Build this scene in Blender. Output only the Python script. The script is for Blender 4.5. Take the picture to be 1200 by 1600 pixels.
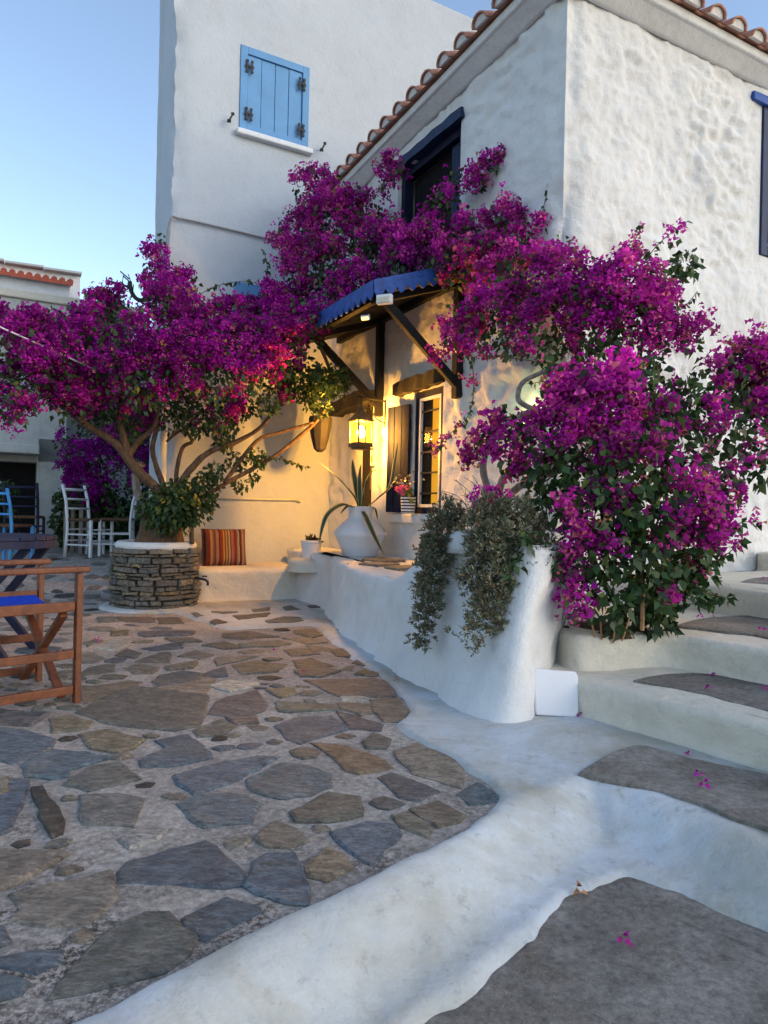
import bpy, bmesh, math, random
import numpy as np
from mathutils import Vector, Matrix

for _o in list(bpy.data.objects):
    bpy.data.objects.remove(_o)
SC = bpy.context.scene
COL = SC.collection
rng = np.random.default_rng(7)
random.seed(7)

# ------------------------------------------------------------------ camera
F = 1080.0                      # focal length in photo pixels (1200 x 1600)
ROLL = math.radians(1.3)
EYE = Vector((0, 0, 1.0))
RIGHT = Vector((math.cos(ROLL), 0, math.sin(ROLL)))
UP = Vector((-math.sin(ROLL), 0, math.cos(ROLL)))
cam_d = bpy.data.cameras.new('camera')
cam_d.sensor_fit = 'VERTICAL'; cam_d.sensor_height = 36; cam_d.sensor_width = 27
cam_d.lens = F / 1600 * 36
cam_d.clip_start = 0.05; cam_d.clip_end = 800
cam = bpy.data.objects.new('camera', cam_d); COL.objects.link(cam)
cam.location = EYE; cam.rotation_euler = (math.pi / 2, -ROLL, 0)
SC.camera = cam

# ------------------------------------------------------------------ sky, sun, exposure
SUN_EL, SUN_AZ = math.radians(25), math.radians(115)   # azimuth clockwise from +Y (behind the camera)
wd = bpy.data.worlds.new('World'); SC.world = wd; wd.use_nodes = True
nt = wd.node_tree; nt.nodes.clear()
sky = nt.nodes.new('ShaderNodeTexSky'); sky.sky_type = 'NISHITA'; sky.sun_disc = False
sky.sun_elevation = SUN_EL; sky.sun_rotation = SUN_AZ
sky.air_density = 1.0; sky.dust_density = 1.0; sky.ozone_density = 0.5; sky.altitude = 0
bg = nt.nodes.new('ShaderNodeBackground'); bg.inputs[1].default_value = 0.15
wo = nt.nodes.new('ShaderNodeOutputWorld')
nt.links.new(sky.outputs[0], bg.inputs[0]); nt.links.new(bg.outputs[0], wo.inputs[0])
sun_d = bpy.data.lights.new('sun', 'SUN'); sun_d.energy = 0.12; sun_d.angle = math.radians(70); sun_d.color = (1, .96, .92)
sun = bpy.data.objects.new('sun', sun_d); COL.objects.link(sun)
_sd = Vector((math.sin(SUN_AZ) * math.cos(SUN_EL), math.cos(SUN_AZ) * math.cos(SUN_EL), math.sin(SUN_EL)))
sun.rotation_euler = _sd.to_track_quat('Z', 'Y').to_euler()
SC.view_settings.view_transform = 'Standard'; SC.view_settings.look = 'None'
SC.view_settings.exposure = 1.05; SC.view_settings.gamma = 1.0; SC.view_settings.use_curve_mapping = False
SC.render.resolution_x = 768; SC.render.resolution_y = 1024
SC.render.engine = 'CYCLES'

# ------------------------------------------------------------------ placing helpers
def ray(px, py):
    return Vector((0, 1, 0)) + RIGHT * ((px - 600) / F) + UP * ((800 - py) / F)
def at(px, py, d):
    return EYE + ray(px, py) * d
def onz(px, py, z=0.0):
    r = ray(px, py); return EYE + r * ((z - EYE.z) / r.z)
def onplane(px, py, p, n):
    r = ray(px, py); return EYE + r * ((p - EYE).dot(n) / r.dot(n))
def xy(px, py, z=0.0):
    p = onz(px, py, z); return (p.x, p.y)
ANG = math.radians(28.6)
U = Vector((math.cos(ANG), math.sin(ANG), 0)); V = Vector((-math.sin(ANG), math.cos(ANG), 0)); Z = Vector((0, 0, 1))
CORN = Vector((1.25, 5.03, 0))
TL = 4.05                                   # the tall house's front stands at t = TL
def W(s, t, z=0.0): return CORN + U * s + V * t + Z * z
def st(p):
    d = p - CORN; return d.dot(U), d.dot(V), p.z
def fac(px, py, out=0.0):                    # (t, z) on the low house's long front
    p = onplane(px, py, CORN - U * out, U); return st(p)[1], p.z
def face2(px, py, out=0.0):                  # (s, z) on the tall house's front
    p = onplane(px, py, CORN + V * (TL - out), V); return st(p)[0], p.z
def side(px, py, out=0.0):                   # (s, z) on the low house's short front
    p = onplane(px, py, CORN - V * out, V); return st(p)[0], p.z

# ------------------------------------------------------------------ numpy noise
def _hash(i, j, k, seed):
    n = (i.astype(np.int64) * 73856093) ^ (j.astype(np.int64) * 19349663) ^ (k.astype(np.int64) * 83492791) ^ (seed * 2654435761)
    n = (n ^ (n >> 13)) * 1274126177 & 0x7fffffff
    n = (n ^ (n >> 15)) * 668265263 & 0x7fffffff
    return (n & 0xffff) / 65535.0
def vnoise(P, seed=0):
    P = np.asarray(P, float); I = np.floor(P).astype(np.int64); f = P - I; f = f * f * (3 - 2 * f)
    r = np.zeros(len(P))
    for dx in (0, 1):
        for dy in (0, 1):
            for dz in (0, 1):
                w = (f[:, 0] if dx else 1 - f[:, 0]) * (f[:, 1] if dy else 1 - f[:, 1]) * (f[:, 2] if dz else 1 - f[:, 2])
                r += w * _hash(I[:, 0] + dx, I[:, 1] + dy, I[:, 2] + dz, seed)
    return r * 2 - 1
def fbm(P, sc=1.0, oc=4, seed=0):
    P = np.asarray(P, float) * sc; a = 1.0; r = 0; t = 0
    for o in range(oc):
        r = r + a * vnoise(P, seed + o); t += a; a *= .5; P = P * 2.03 + 3.1
    return r / t * 1.6
def worley(P, seed=0):
    P = np.asarray(P, float); I = np.floor(P).astype(np.int64); best = np.full(len(P), 9.0)
    for dx in (-1, 0, 1):
        for dy in (-1, 0, 1):
            for dz in (-1, 0, 1):
                a, b, c = I[:, 0] + dx, I[:, 1] + dy, I[:, 2] + dz
                q = np.stack([a + _hash(a, b, c, seed), b + _hash(a, b, c, seed + 1), c + _hash(a, b, c, seed + 2)], 1)
                best = np.minimum(best, ((q - P) ** 2).sum(1))
    return np.sqrt(best)
def sstep(x, a=0., b=1.):
    t = np.clip((x - a) / (b - a), 0, 1); return t * t * (3 - 2 * t)

# ------------------------------------------------------------------ object helpers
def tag(o, label=None, cat=None, group=None, kind=None):
    if label: o['label'] = label
    if cat: o['category'] = cat
    if group: o['group'] = group
    if kind: o['kind'] = kind
    return o
def setparent(o, p):
    if p is not None:
        o.parent = p
        o.matrix_parent_inverse = Matrix.Identity(4)
def empty(name, loc=(0, 0, 0), rz=0.0, **k):
    o = bpy.data.objects.new(name, None); COL.objects.link(o); o.empty_display_size = .1
    o.location = loc; o.rotation_euler = (0, 0, rz)
    return tag(o, **k)
def link(name, me, mat, parent=None, world=True, smooth=False, bevel=0.0, **k):
    o = bpy.data.objects.new(name, me); COL.objects.link(o)
    if mat is not None and not me.materials: me.materials.append(mat)
    if smooth: me.polygons.foreach_set('use_smooth', np.ones(len(me.polygons), bool))
    if parent is not None:
        o.parent = parent
        if world:
            m = Matrix.Identity(4); q = parent
            chain = []
            while q is not None: chain.append(q); q = q.parent
            for q in reversed(chain):
                m = m @ q.matrix_parent_inverse @ Matrix.LocRotScale(q.location, q.rotation_euler, q.scale)
            o.matrix_parent_inverse = m.inverted()
    if bevel:
        b = o.modifiers.new('bevel', 'BEVEL'); b.width = bevel; b.segments = 2; b.limit_method = 'ANGLE'; b.angle_limit = math.radians(40)
    return tag(o, **k)
def npmesh(name, verts, quads, col=None):
    verts = np.asarray(verts, np.float32); quads = np.asarray(quads, np.int32)
    me = bpy.data.meshes.new(name); n = len(quads); k = quads.shape[1]
    me.vertices.add(len(verts)); me.vertices.foreach_set('co', verts.ravel())
    me.loops.add(n * k); me.loops.foreach_set('vertex_index', quads.ravel())
    me.polygons.add(n); me.polygons.foreach_set('loop_start', np.arange(0, n * k, k, dtype=np.int32))
    me.polygons.foreach_set('loop_total', np.full(n, k, np.int32))
    me.update(calc_edges=True)
    if col is not None:
        a = me.color_attributes.new('Col', 'FLOAT_COLOR', 'POINT')
        c = np.ones((len(verts), 4), np.float32); c[:, :3] = col; a.data.foreach_set('color', c.ravel())
    return me
class MB:
    def __init__(s): s.v = []; s.f = []
    def add(s, vs, fs):
        b = len(s.v); s.v += [tuple(q) for q in vs]; s.f += [tuple(b + i for i in q) for q in fs]; return s
    def obox(s, c, ax, ay, az):
        c = Vector(c); vs = [c + ax * i + ay * j + az * k for k in (-1, 1) for j in (-1, 1) for i in (-1, 1)]
        return s.add(vs, [(0, 2, 3, 1), (4, 5, 7, 6), (0, 1, 5, 4), (2, 6, 7, 3), (0, 4, 6, 2), (1, 3, 7, 5)])
    def box(s, c, size):
        return s.obox(c, Vector((size[0] / 2, 0, 0)), Vector((0, size[1] / 2, 0)), Vector((0, 0, size[2] / 2)))
    def hbox(s, s0, s1, t0, t1, z0, z1):      # box in house axes
        return s.obox(W((s0 + s1) / 2, (t0 + t1) / 2, (z0 + z1) / 2), U * ((s1 - s0) / 2), V * ((t1 - t0) / 2), Z * ((z1 - z0) / 2))
    def beam(s, p0, p1, w, h, up=(0, 0, 1)):
        p0, p1 = Vector(p0), Vector(p1); d = p1 - p0; L = d.length; d = d / L; up = Vector(up)
        x = d.cross(up)
        if x.length < 1e-4: x = d.cross(Vector((1, 0, 0)))
        x.normalize(); y = x.cross(d)
        return s.obox((p0 + p1) / 2, x * (w / 2), d * (L / 2), y * (h / 2))
    def tube(s, pts, rad, n=8, cap=True, jit=0.0, seed=0):
        pts = [Vector(p) for p in pts]
        if not hasattr(rad, '__len__'): rad = [rad] * len(pts)
        R = random.Random(seed); rings = []; prev = None
        for i, p in enumerate(pts):
            d = (pts[min(i + 1, len(pts) - 1)] - pts[max(i - 1, 0)]).normalized()
            if prev is None:
                x = d.cross(Vector((.3, .2, 1)));
                if x.length < 1e-3: x = d.cross(Vector((1, 0, 0)))
            else: x = prev - d * prev.dot(d)
            x.normalize(); prev = x; y = d.cross(x)
            rings.append([p + (x * math.cos(2 * math.pi * k / n) + y * math.sin(2 * math.pi * k / n)) * rad[i] * (1 + R.uniform(-jit, jit)) for k in range(n)])
        vs = [q for r in rings for q in r]; fs = []
        for i in range(len(rings) - 1):
            for k in range(n):
                fs.append((i * n + k, i * n + (k + 1) % n, (i + 1) * n + (k + 1) % n, (i + 1) * n + k))
        if cap: fs += [tuple(range(n - 1, -1, -1)), tuple((len(rings) - 1) * n + k for k in range(n))]
        return s.add(vs, fs)
    def lathe(s, prof, c=(0, 0, 0), n=32):
        c = Vector(c); vs = []; fs = []
        for r, z in prof:
            vs += [c + Vector((r * math.cos(2 * math.pi * k / n), r * math.sin(2 * math.pi * k / n), z)) for k in range(n)]
        for i in range(len(prof) - 1):
            for k in range(n): fs.append((i * n + k, i * n + (k + 1) % n, (i + 1) * n + (k + 1) % n, (i + 1) * n + k))
        fs.append(tuple(range(n - 1, -1, -1))); fs.append(tuple((len(prof) - 1) * n + k for k in range(n)))
        return s.add(vs, fs)
    def prism(s, poly, z0, z1, inset=0.0, dz=0.0):
        n = len(poly); cx = sum(p[0] for p in poly) / n; cy = sum(p[1] for p in poly) / n
        vs = [(p[0], p[1], z0) for p in poly] + [(p[0], p[1], z1 - dz) for p in poly]
        rings = 2
        if inset:
            for p in poly:
                dx, dy = cx - p[0], cy - p[1]; L = math.hypot(dx, dy) + 1e-6; k = min(inset / L, .5)
                vs.append((p[0] + dx * k, p[1] + dy * k, z1))
            rings = 3
        fs = [tuple(range(n - 1, -1, -1)), tuple((rings - 1) * n + k for k in range(n))]
        for i in range(rings - 1):
            for k in range(n): fs.append((i * n + k, i * n + (k + 1) % n, (i + 1) * n + (k + 1) % n, (i + 1) * n + k))
        return s.add(vs, fs)
    def mesh(s, name):
        me = bpy.data.meshes.new(name); me.from_pydata(s.v, [], s.f); me.update(); return me
    def build(s, name, mat, parent=None, **k): return link(name, s.mesh(name), mat, parent, **k)
def smoothpath(pts, n=6):
    pts = [Vector(p) for p in pts]; out = []
    for i in range(len(pts) - 1):
        p0 = pts[max(i - 1, 0)]; p1 = pts[i]; p2 = pts[i + 1]; p3 = pts[min(i + 2, len(pts) - 1)]
        for k in range(n):
            t = k / n
            out.append(.5 * ((2 * p1) + (p2 - p0) * t + (2 * p0 - 5 * p1 + 4 * p2 - p3) * t * t + (3 * p1 - p0 - 3 * p2 + p3) * t ** 3))
    out.append(pts[-1]); return out
def lerps(a, n):
    a = list(a); xs = np.linspace(0, len(a) - 1, n); return list(np.interp(xs, range(len(a)), a))
def segdist(X, Y, pts, closed=False):
    d = np.full(X.shape, 1e9); m = len(pts)
    for i in range(m if closed else m - 1):
        ax, ay = pts[i]; bx, by = pts[(i + 1) % m]; dx, dy = bx - ax, by - ay; L = dx * dx + dy * dy + 1e-12
        t = np.clip(((X - ax) * dx + (Y - ay) * dy) / L, 0, 1)
        d = np.minimum(d, (X - ax - t * dx) ** 2 + (Y - ay - t * dy) ** 2)
    return np.sqrt(d)
def inside(X, Y, pts):
    r = np.zeros(X.shape, bool); m = len(pts)
    for i in range(m):
        ax, ay = pts[i]; bx, by = pts[(i + 1) % m]
        c = (ay > Y) != (by > Y)
        with np.errstate(divide='ignore', invalid='ignore'):
            xx = (bx - ax) * (Y - ay) / (by - ay + 1e-15) + ax
        r ^= c & (X < xx)
    return r
def sdpoly(X, Y, pts):
    return segdist(X, Y, pts, True) * np.where(inside(X, Y, pts), 1, -1)
def gridmesh(name, xs, ys, Zf, keep=None):
    X, Y = np.meshgrid(xs, ys); Zz = Zf(X.ravel(), Y.ravel())
    nx, ny = len(xs), len(ys); idx = np.arange(nx * ny).reshape(ny, nx)
    q = np.stack([idx[:-1, :-1], idx[:-1, 1:], idx[1:, 1:], idx[1:, :-1]], -1).reshape(-1, 4)
    if keep is not None:
        k = keep(X.ravel(), Y.ravel()); q = q[k[q].any(1)]
    Pv = np.stack([X.ravel(), Y.ravel(), Zz], 1)
    used, inv = np.unique(q, return_inverse=True)
    return npmesh(name, Pv[used], inv.reshape(-1, 4))

# ------------------------------------------------------------------ materials
MATS = {}
class NT:
    def __init__(s, name):
        s.m = bpy.data.materials.new(name); s.m.use_nodes = True; s.t = s.m.node_tree; s.b = s.t.nodes['Principled BSDF']
        s.tc = s.t.nodes.new('ShaderNodeTexCoord').outputs['Object']
    def n(s, ty, **k):
        o = s.t.nodes.new('ShaderNode' + ty)
        for a, b in k.items(): setattr(o, a, b)
        return o
    def l(s, a, b): s.t.links.new(a, b)
    def map(s, sc=(1, 1, 1), rot=(0, 0, 0)):
        m = s.n('Mapping'); m.inputs['Scale'].default_value = sc; m.inputs['Rotation'].default_value = rot; s.l(s.tc, m.inputs[0]); return m.outputs[0]
    def noise(s, sc, det=6, rough=.6, vec=None, dist=0):
        o = s.n('TexNoise'); o.inputs['Scale'].default_value = sc; o.inputs['Detail'].default_value = det; o.inputs['Roughness'].default_value = rough
        o.inputs['Distortion'].default_value = dist
        s.l(vec if vec is not None else s.tc, o.inputs['Vector']); return o.outputs['Fac']
    def voro(s, sc, feature='F1', vec=None):
        o = s.n('TexVoronoi', feature=feature); o.inputs['Scale'].default_value = sc; s.l(vec if vec is not None else s.tc, o.inputs['Vector']); return o.outputs['Distance']
    def ramp(s, fac, stops):
        r = s.n('ValToRGB'); e = r.color_ramp.elements
        while len(e) < len(stops): e.new(.5)
        for i, (p, c) in enumerate(stops): e[i].position = p; e[i].color = (*c, 1) if len(c) == 3 else c
        s.l(fac, r.inputs[0]); return r.outputs[0]
    def mix(s, fac, a, b, mode='MIX'):
        m = s.n('Mix', data_type='RGBA', blend_type=mode)
        for sock, v in ((m.inputs[0], fac), (m.inputs[6], a), (m.inputs[7], b)):
            if isinstance(v, (int, float)): sock.default_value = v
            elif isinstance(v, tuple): sock.default_value = (*v, 1) if len(v) == 3 else v
            else: s.l(v, sock)
        return m.outputs[2]
    def math(s, op, a, b=0.0):
        m = s.n('Math', operation=op)
        for sock, v in ((m.inputs[0], a), (m.inputs[1], b)):
            if isinstance(v, (int, float)): sock.default_value = v
            else: s.l(v, sock)
        return m.outputs[0]
    def bump(s, h, strength=.4, dist=.01, prev=None):
        b = s.n('Bump'); b.inputs['Strength'].default_value = strength; b.inputs['Distance'].default_value = dist; s.l(h, b.inputs['Height'])
        if prev is not None: s.l(prev, b.inputs['Normal'])
        return b.outputs[0]
    def done(s, col=None, normal=None, rough=.8, spec=.3, **k):
        if col is not None:
            if isinstance(col, tuple): s.b.inputs['Base Color'].default_value = (*col, 1)
            else: s.l(col, s.b.inputs['Base Color'])
        if normal is not None: s.l(normal, s.b.inputs['Normal'])
        if isinstance(rough, (int, float)): s.b.inputs['Roughness'].default_value = rough
        else: s.l(rough, s.b.inputs['Roughness'])
        s.b.inputs['Specular IOR Level'].default_value = spec
        for a, v in k.items(): s.b.inputs[a.replace('_', ' ')].default_value = v
        return s.m

def lime(name, base, dirt, damount=.5, b1=7., s1=.35, b2=45., stain=.0, fine=1.0, blotch=0.0):
    n = NT(name)
    c = n.ramp(n.noise(1.3, 7, .65), [(.3, tuple(x * .90 for x in base)), (.62, base)])
    c = n.mix(n.math('MULTIPLY', n.ramp(n.noise(5., 8, .7), [(.52, (0, 0, 0)), (.8, (1, 1, 1))]), damount), c, dirt)
    st = n.noise(2.2, 6, .7, n.map((6, 6, .6)))
    c = n.mix(n.math('MULTIPLY', n.ramp(st, [(.56, (0, 0, 0)), (.82, (1, 1, 1))]), stain), c, dirt)
    if blotch:
        c = n.mix(n.math('MULTIPLY', n.ramp(n.noise(1.1, 9, .72, None, .6), [(.42, (0, 0, 0)), (.62, (1, 1, 1))]), blotch), c, (.34, .325, .26))
        c = n.mix(n.math('MULTIPLY', n.ramp(n.noise(14, 8, .75), [(.55, (0, 0, 0)), (.66, (1, 1, 1))]), blotch * .7), c, (.28, .28, .27))
    sp = n.ramp(n.noise(60, 2, .5), [(.70, (0, 0, 0)), (.76, (1, 1, 1))])
    c = n.mix(n.math('MULTIPLY', sp, .35), c, tuple(x * .6 for x in dirt))
    nb = n.bump(n.noise(b1, 6, .62), s1, .03)
    nb = n.bump(n.noise(24., 6, .72), .45 * fine, .014, nb)
    nb = n.bump(n.noise(b2 * 1.6, 4, .7), .3 * fine, .005, nb)
    return n.done(c, nb, .88, .2)
M = MATS
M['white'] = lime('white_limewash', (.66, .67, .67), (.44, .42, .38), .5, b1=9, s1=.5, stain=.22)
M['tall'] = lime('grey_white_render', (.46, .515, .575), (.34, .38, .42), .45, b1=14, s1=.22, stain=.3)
M['ground_white'] = lime('worn_limewash', (.51, .55, .575), (.38, .37, .34), .7, b1=6, s1=.35, blotch=.9, fine=.3)
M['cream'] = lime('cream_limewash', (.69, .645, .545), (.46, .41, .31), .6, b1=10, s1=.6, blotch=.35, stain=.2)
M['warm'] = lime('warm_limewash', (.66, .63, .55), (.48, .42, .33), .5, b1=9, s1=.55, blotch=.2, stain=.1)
M['grey_wall'] = lime('grey_concrete_wall', (.44, .47, .46), (.18, .18, .17), .6, stain=.6)
M['soffit'] = lime('cornice_limewash', (.66, .64, .62), (.48, .44, .40), .4, b1=14)

def simple(name, col, rough=.6, spec=.4, var=.25, sc=12., bump=.15, bs=60., **k):
    n = NT(name)
    c = n.ramp(n.noise(sc, 5, .65), [(.3, tuple(x * (1 - var) for x in col)), (.7, tuple(min(1, x * (1 + var)) for x in col))])
    return n.done(c, n.bump(n.noise(bs, 4, .6), bump, .004), rough, spec, **k)
def wood(name, c0, c1, rough=.55, sc=(30, 3, 30), bump=.3):
    n = NT(name); f = n.noise(2.0, 7, .65, n.map(sc), 1.2)
    c = n.ramp(f, [(.28, c0), (.7, c1)]); c = n.mix(n.math('MULTIPLY', n.noise(3., 4), .35), c, c0)
    return n.done(c, n.bump(f, bump, .004), rough, .4)
M['teak'] = wood('orange_brown_wood', (.07, .020, .008), (.21, .064, .024), .5, (8, 8, 8))
M['oldwood'] = wood('dark_weathered_wood', (.006, .005, .0045), (.024, .018, .014), .85, (6, 6, 20), .5)
M['canopywood'] = wood('dark_stained_wood', (.004, .004, .005), (.010, .009, .009), .8, (5, 5, 18), .3)
M['navy'] = simple('navy_paint', (.008, .011, .035), .75, .2, .3)
M['blue'] = simple('blue_paint', (.02, .075, .30), .6, .3, .35)
M['deepblue'] = simple('deep_blue_paint', (.009, .024, .075), .6, .3, .3)
M['shutter'] = simple('pale_blue_paint', (.10, .27, .52), .55, .35, .10, 4)
M['skyblue'] = simple('bright_blue_paint', (.05, .28, .66), .5, .4, .15)
M['tableblue'] = simple('dark_blue_paint', (.009, .013, .042), .55, .25, .3)
M['whitepaint'] = simple('white_paint', (.62, .66, .70), .5, .4, .1)
M['iron'] = simple('black_iron', (.012, .011, .012), .55, .4, .3)
M['brass'] = simple('aged_metal', (.09, .065, .04), .45, .5, .3)
M['canvas'] = simple('blue_canvas', (.012, .05, .42), .85, .1, .15, 40, .3, 400)
M['pot'] = simple('white_glaze', (.66, .68, .72), .55, .35, .06, 5, .1, 20)
M['rush'] = simple('brown_rush', (.10, .055, .035), .85, .1, .35, 60)
M['terracotta'] = simple('terracotta_tile', (.40, .20, .14), .85, .15, .35, 9, .4, 40)
M['redroof'] = simple('red_roof_tile', (.42, .10, .06), .8, .15, .25, 14, .4, 30)
M['soil'] = simple('dry_soil', (.085, .055, .038), .95, .1, .4, 30, .8, 50)
M['pipe'] = simple('grey_pipe', (.24, .24, .24), .6, .3, .1)
M['wire'] = simple('pale_wire', (.62, .58, .66), .6, .3, .1)
M['clay'] = simple('grey_clay', (.022, .019, .02), .7, .3, .25, 20)  # base colour darkened to carry the hanging jar's backlit shade
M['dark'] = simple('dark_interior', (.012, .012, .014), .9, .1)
M['leafsucc'] = None

def barkmat(name, c0, c1):
    n = NT(name); f = n.noise(4, 7, .7, n.map((9, 9, 1.6)), .6)
    c = n.ramp(f, [(.3, c0), (.68, c1)])
    return n.done(c, n.bump(f, .8, .02), .85, .15)
M['bark'] = barkmat('brown_bark', (.04, .024, .016), (.20, .125, .08))
M['barkgrey'] = barkmat('grey_bark', (.10, .085, .075), (.36, .32, .29))

def foliage(name, trans=.35, rough=.5, spec=.3):
    n = NT(name); a = n.n('VertexColor', layer_name='Col') if hasattr(bpy.types, 'ShaderNodeVertexColor') else None
    col = a.outputs[0]
    n.l(col, n.b.inputs['Base Color']); n.b.inputs['Roughness'].default_value = rough; n.b.inputs['Specular IOR Level'].default_value = spec
    t = n.n('BsdfTranslucent'); n.l(col, t.inputs[0]); ms = n.n('MixShader'); ms.inputs[0].default_value = trans
    n.l(n.b.outputs[0], ms.inputs[1]); n.l(t.outputs[0], ms.inputs[2])
    n.l(ms.outputs[0], n.t.nodes['Material Output'].inputs[0]); return n.m
M['bract'] = foliage('magenta_bract', .4, .75, .1)
M['leaf'] = foliage('green_leaf', .22, .45, .35)
M['succ'] = foliage('grey_green_leaf', .1, .6, .25)

def attrmat(name, bumpsc, rough=.7, var=.35, nsc=14., vein=True):
    n = NT(name); a = n.n('VertexColor', layer_name='Col').outputs[0]
    f = n.noise(nsc, 8, .7, n.map((1, 1.6, 1), (0, 0, .6)), .8)
    c = n.mix(1.0, a, n.ramp(f, [(.28, (1 - var,) * 3), (.72, (1 + var * .6, 1 + var * .55, 1 + var * .45))]), 'MULTIPLY')
    c = n.mix(n.math('MULTIPLY', n.ramp(n.noise(4., 7, .65), [(.48, (0, 0, 0)), (.66, (1, 1, 1))]), .32), c, (.25, .21, .155))
    c = n.mix(1.0, c, n.ramp(n.noise(32, 8, .75, n.map((1, 2.5, 1), (0, 0, .9)), .6), [(.36, (.45, .46, .48)), (.64, (1.45, 1.43, 1.38))]), 'MULTIPLY')
    c = n.mix(n.math('MULTIPLY', n.ramp(n.noise(7, 9, .8, n.map((1, 3.5, 1), (0, 0, 1.1)), 1.5), [(.60, (0, 0, 0)), (.64, (1, 1, 1))]), .45), c, (.40, .39, .36))
    c = n.mix(n.math('MULTIPLY', n.ramp(n.noise(90, 3, .6), [(.66, (0, 0, 0)), (.74, (1, 1, 1))]), .4), c, (.5, .48, .44))
    nb = n.bump(n.noise(bumpsc, 8, .72, n.map((1, 2.2, 3), (0, 0, .5)), .8), .9, .025); nb = n.bump(n.noise(4, 4, .6), .6, .04, nb)
    return n.done(c, nb, rough, .3)
M['slate'] = attrmat('paving_slate', 16, .62, .55, 9.)
M['walling'] = attrmat('walling_stone', 26, .8, .45, 22.)

def mortar():
    n = NT('sandy_mortar')
    c = n.ramp(n.noise(3., 8, .7), [(.3, (.24, .22, .197)), (.66, (.45, .413, .37))])
    g = n.ramp(n.noise(38, 7, .7), [(.34, (.55, .54, .53)), (.64, (1.2, 1.2, 1.2))])
    c = n.mix(1.0, c, g, 'MULTIPLY')
    # black gritty dirt caught in the joints of the worn corner
    pos = n.n('SeparateXYZ'); n.l(n.tc, pos.inputs[0])
    near = n.math('SUBTRACT', 1.0, n.math('MULTIPLY', n.math('SUBTRACT', pos.outputs[1], 1.7), .8))
    near = n.math('MAXIMUM', n.math('MINIMUM', near, 1.0), 0.0)
    clump = n.ramp(n.noise(2.4, 6, .7), [(.42, (0, 0, 0)), (.60, (1, 1, 1))])
    grit = n.ramp(n.noise(60, 5, .8), [(.45, (0, 0, 0)), (.54, (1, 1, 1))])
    c = n.mix(n.math('MULTIPLY', n.math('MULTIPLY', n.math('MULTIPLY', grit, clump), near), .9), c, (.03, .026, .024))
    nb = n.bump(n.noise(40, 6, .75), .6, .012); nb = n.bump(n.noise(150, 3, .7), .5, .004, nb)
    return n.done(c, nb, .95, .15)
M['mortar'] = mortar()
def concrete(name, c0, c1):
    n = NT(name)
    c = n.ramp(n.noise(2.2, 8, .68), [(.3, c0), (.7, c1)])
    c = n.mix(n.math('MULTIPLY', n.ramp(n.noise(120, 3, .7), [(.6, (0, 0, 0)), (.7, (1, 1, 1))]), .45), c, (.42, .41, .38))
    c = n.mix(n.math('MULTIPLY', n.ramp(n.noise(90, 3, .7), [(.62, (0, 0, 0)), (.7, (1, 1, 1))]), .6), c, (.06, .055, .05))
    c = n.mix(n.math('MULTIPLY', n.ramp(n.noise(6, 6, .7), [(.55, (0, 0, 0)), (.75, (1, 1, 1))]), .5), c, (.20, .135, .09))
    _w = n.n('TexNoise'); _w.inputs['Scale'].default_value = 2.2; _w.inputs['Detail'].default_value = 6
    cr = n.voro(1.1, 'DISTANCE_TO_EDGE', n.mix(.35, n.tc, _w.outputs['Color']))
    c = n.mix(n.math('MULTIPLY', n.math('MULTIPLY', n.ramp(cr, [(.0, (1, 1, 1)), (.007, (0, 0, 0))]), n.ramp(n.noise(1.3, 3), [(.5, (0, 0, 0)), (.56, (1, 1, 1))])), .7), c, (.045, .04, .035))
    c = n.mix(n.math('MULTIPLY', n.ramp(n.noise(2.6, 8, .75), [(.46, (0, 0, 0)), (.6, (1, 1, 1))]), .6), c, (.29, .275, .25))
    c = n.mix(1.0, c, n.ramp(n.noise(45, 7, .8), [(.36, (.6, .6, .6)), (.64, (1.3, 1.3, 1.3))]), 'MULTIPLY')
    nb = n.bump(n.noise(70, 6, .75), .8, .006); nb = n.bump(n.noise(7, 5, .65), .5, .02, nb)
    return n.done(c, nb, .9, .2)
M['concrete'] = concrete('grey_concrete', (.12, .108, .094), (.215, .195, .168))
def glow(name, col, strength, base=(.8, .6, .3)):
    n = NT(name); n.b.inputs['Emission Color'].default_value = (*col, 1); n.b.inputs['Emission Strength'].default_value = strength
    return n.done(base, None, .5)
M['lampglow'] = glow('lit_lamp_bulb', (1, .55, .14), 60)
M['lampglass'] = glow('lit_lantern_glass', (1, .58, .10), 2.2)
M['yellowroom'] = glow('lit_yellow_curtain', (1, .46, .02), .28, (.6, .32, .03))
M['greenlamp'] = glow('lit_bulkhead_lens', (.80, 1, .30), 1.6)
def glass():
    n = NT('window_glass'); n.b.inputs['Transmission Weight'].default_value = 1.0; n.b.inputs['IOR'].default_value = 1.1
    return n.done((.9, .92, .95), None, .03, .5)
M['glass'] = glass()
# ================================================================== the ground
ZLOW = -0.12
def px_list(s, dx=0., dy=0., sc=1.):
    return [(dx + float(a.split(',')[0]) / sc, dy + float(a.split(',')[1]) / sc) for a in s.split()]
def zpatio(X, Y):
    r = sstep(Y, 6.9, 9.0) * sstep(-X, 1.7, 2.2)
    return .36 * r + .015 * np.clip(Y - 9, 0, 8) * sstep(-X, 1.7, 2.2)
edge_px = px_list('-150,1735 110,1600 200,1560 300,1510 400,1461 480,1420 560,1382 620,1350 680,1322 720,1300 765,1272 781,1255 778,1240 760,1222 720,1200 690,1180 660,1165 630,1146 621,1134 632,1122 640,1108 628,1090 610,1070 585,1050 560,1035 535,1016 515,1000 503,986 488,978 440,979 400,983 345,983 318,974 292,963')
edge_xy = [xy(*p) for p in edge_px]
edge_s = [(p.x, p.y) for p in smoothpath([Vector((a, b, 0)) for a, b in edge_xy], 4)]
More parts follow.
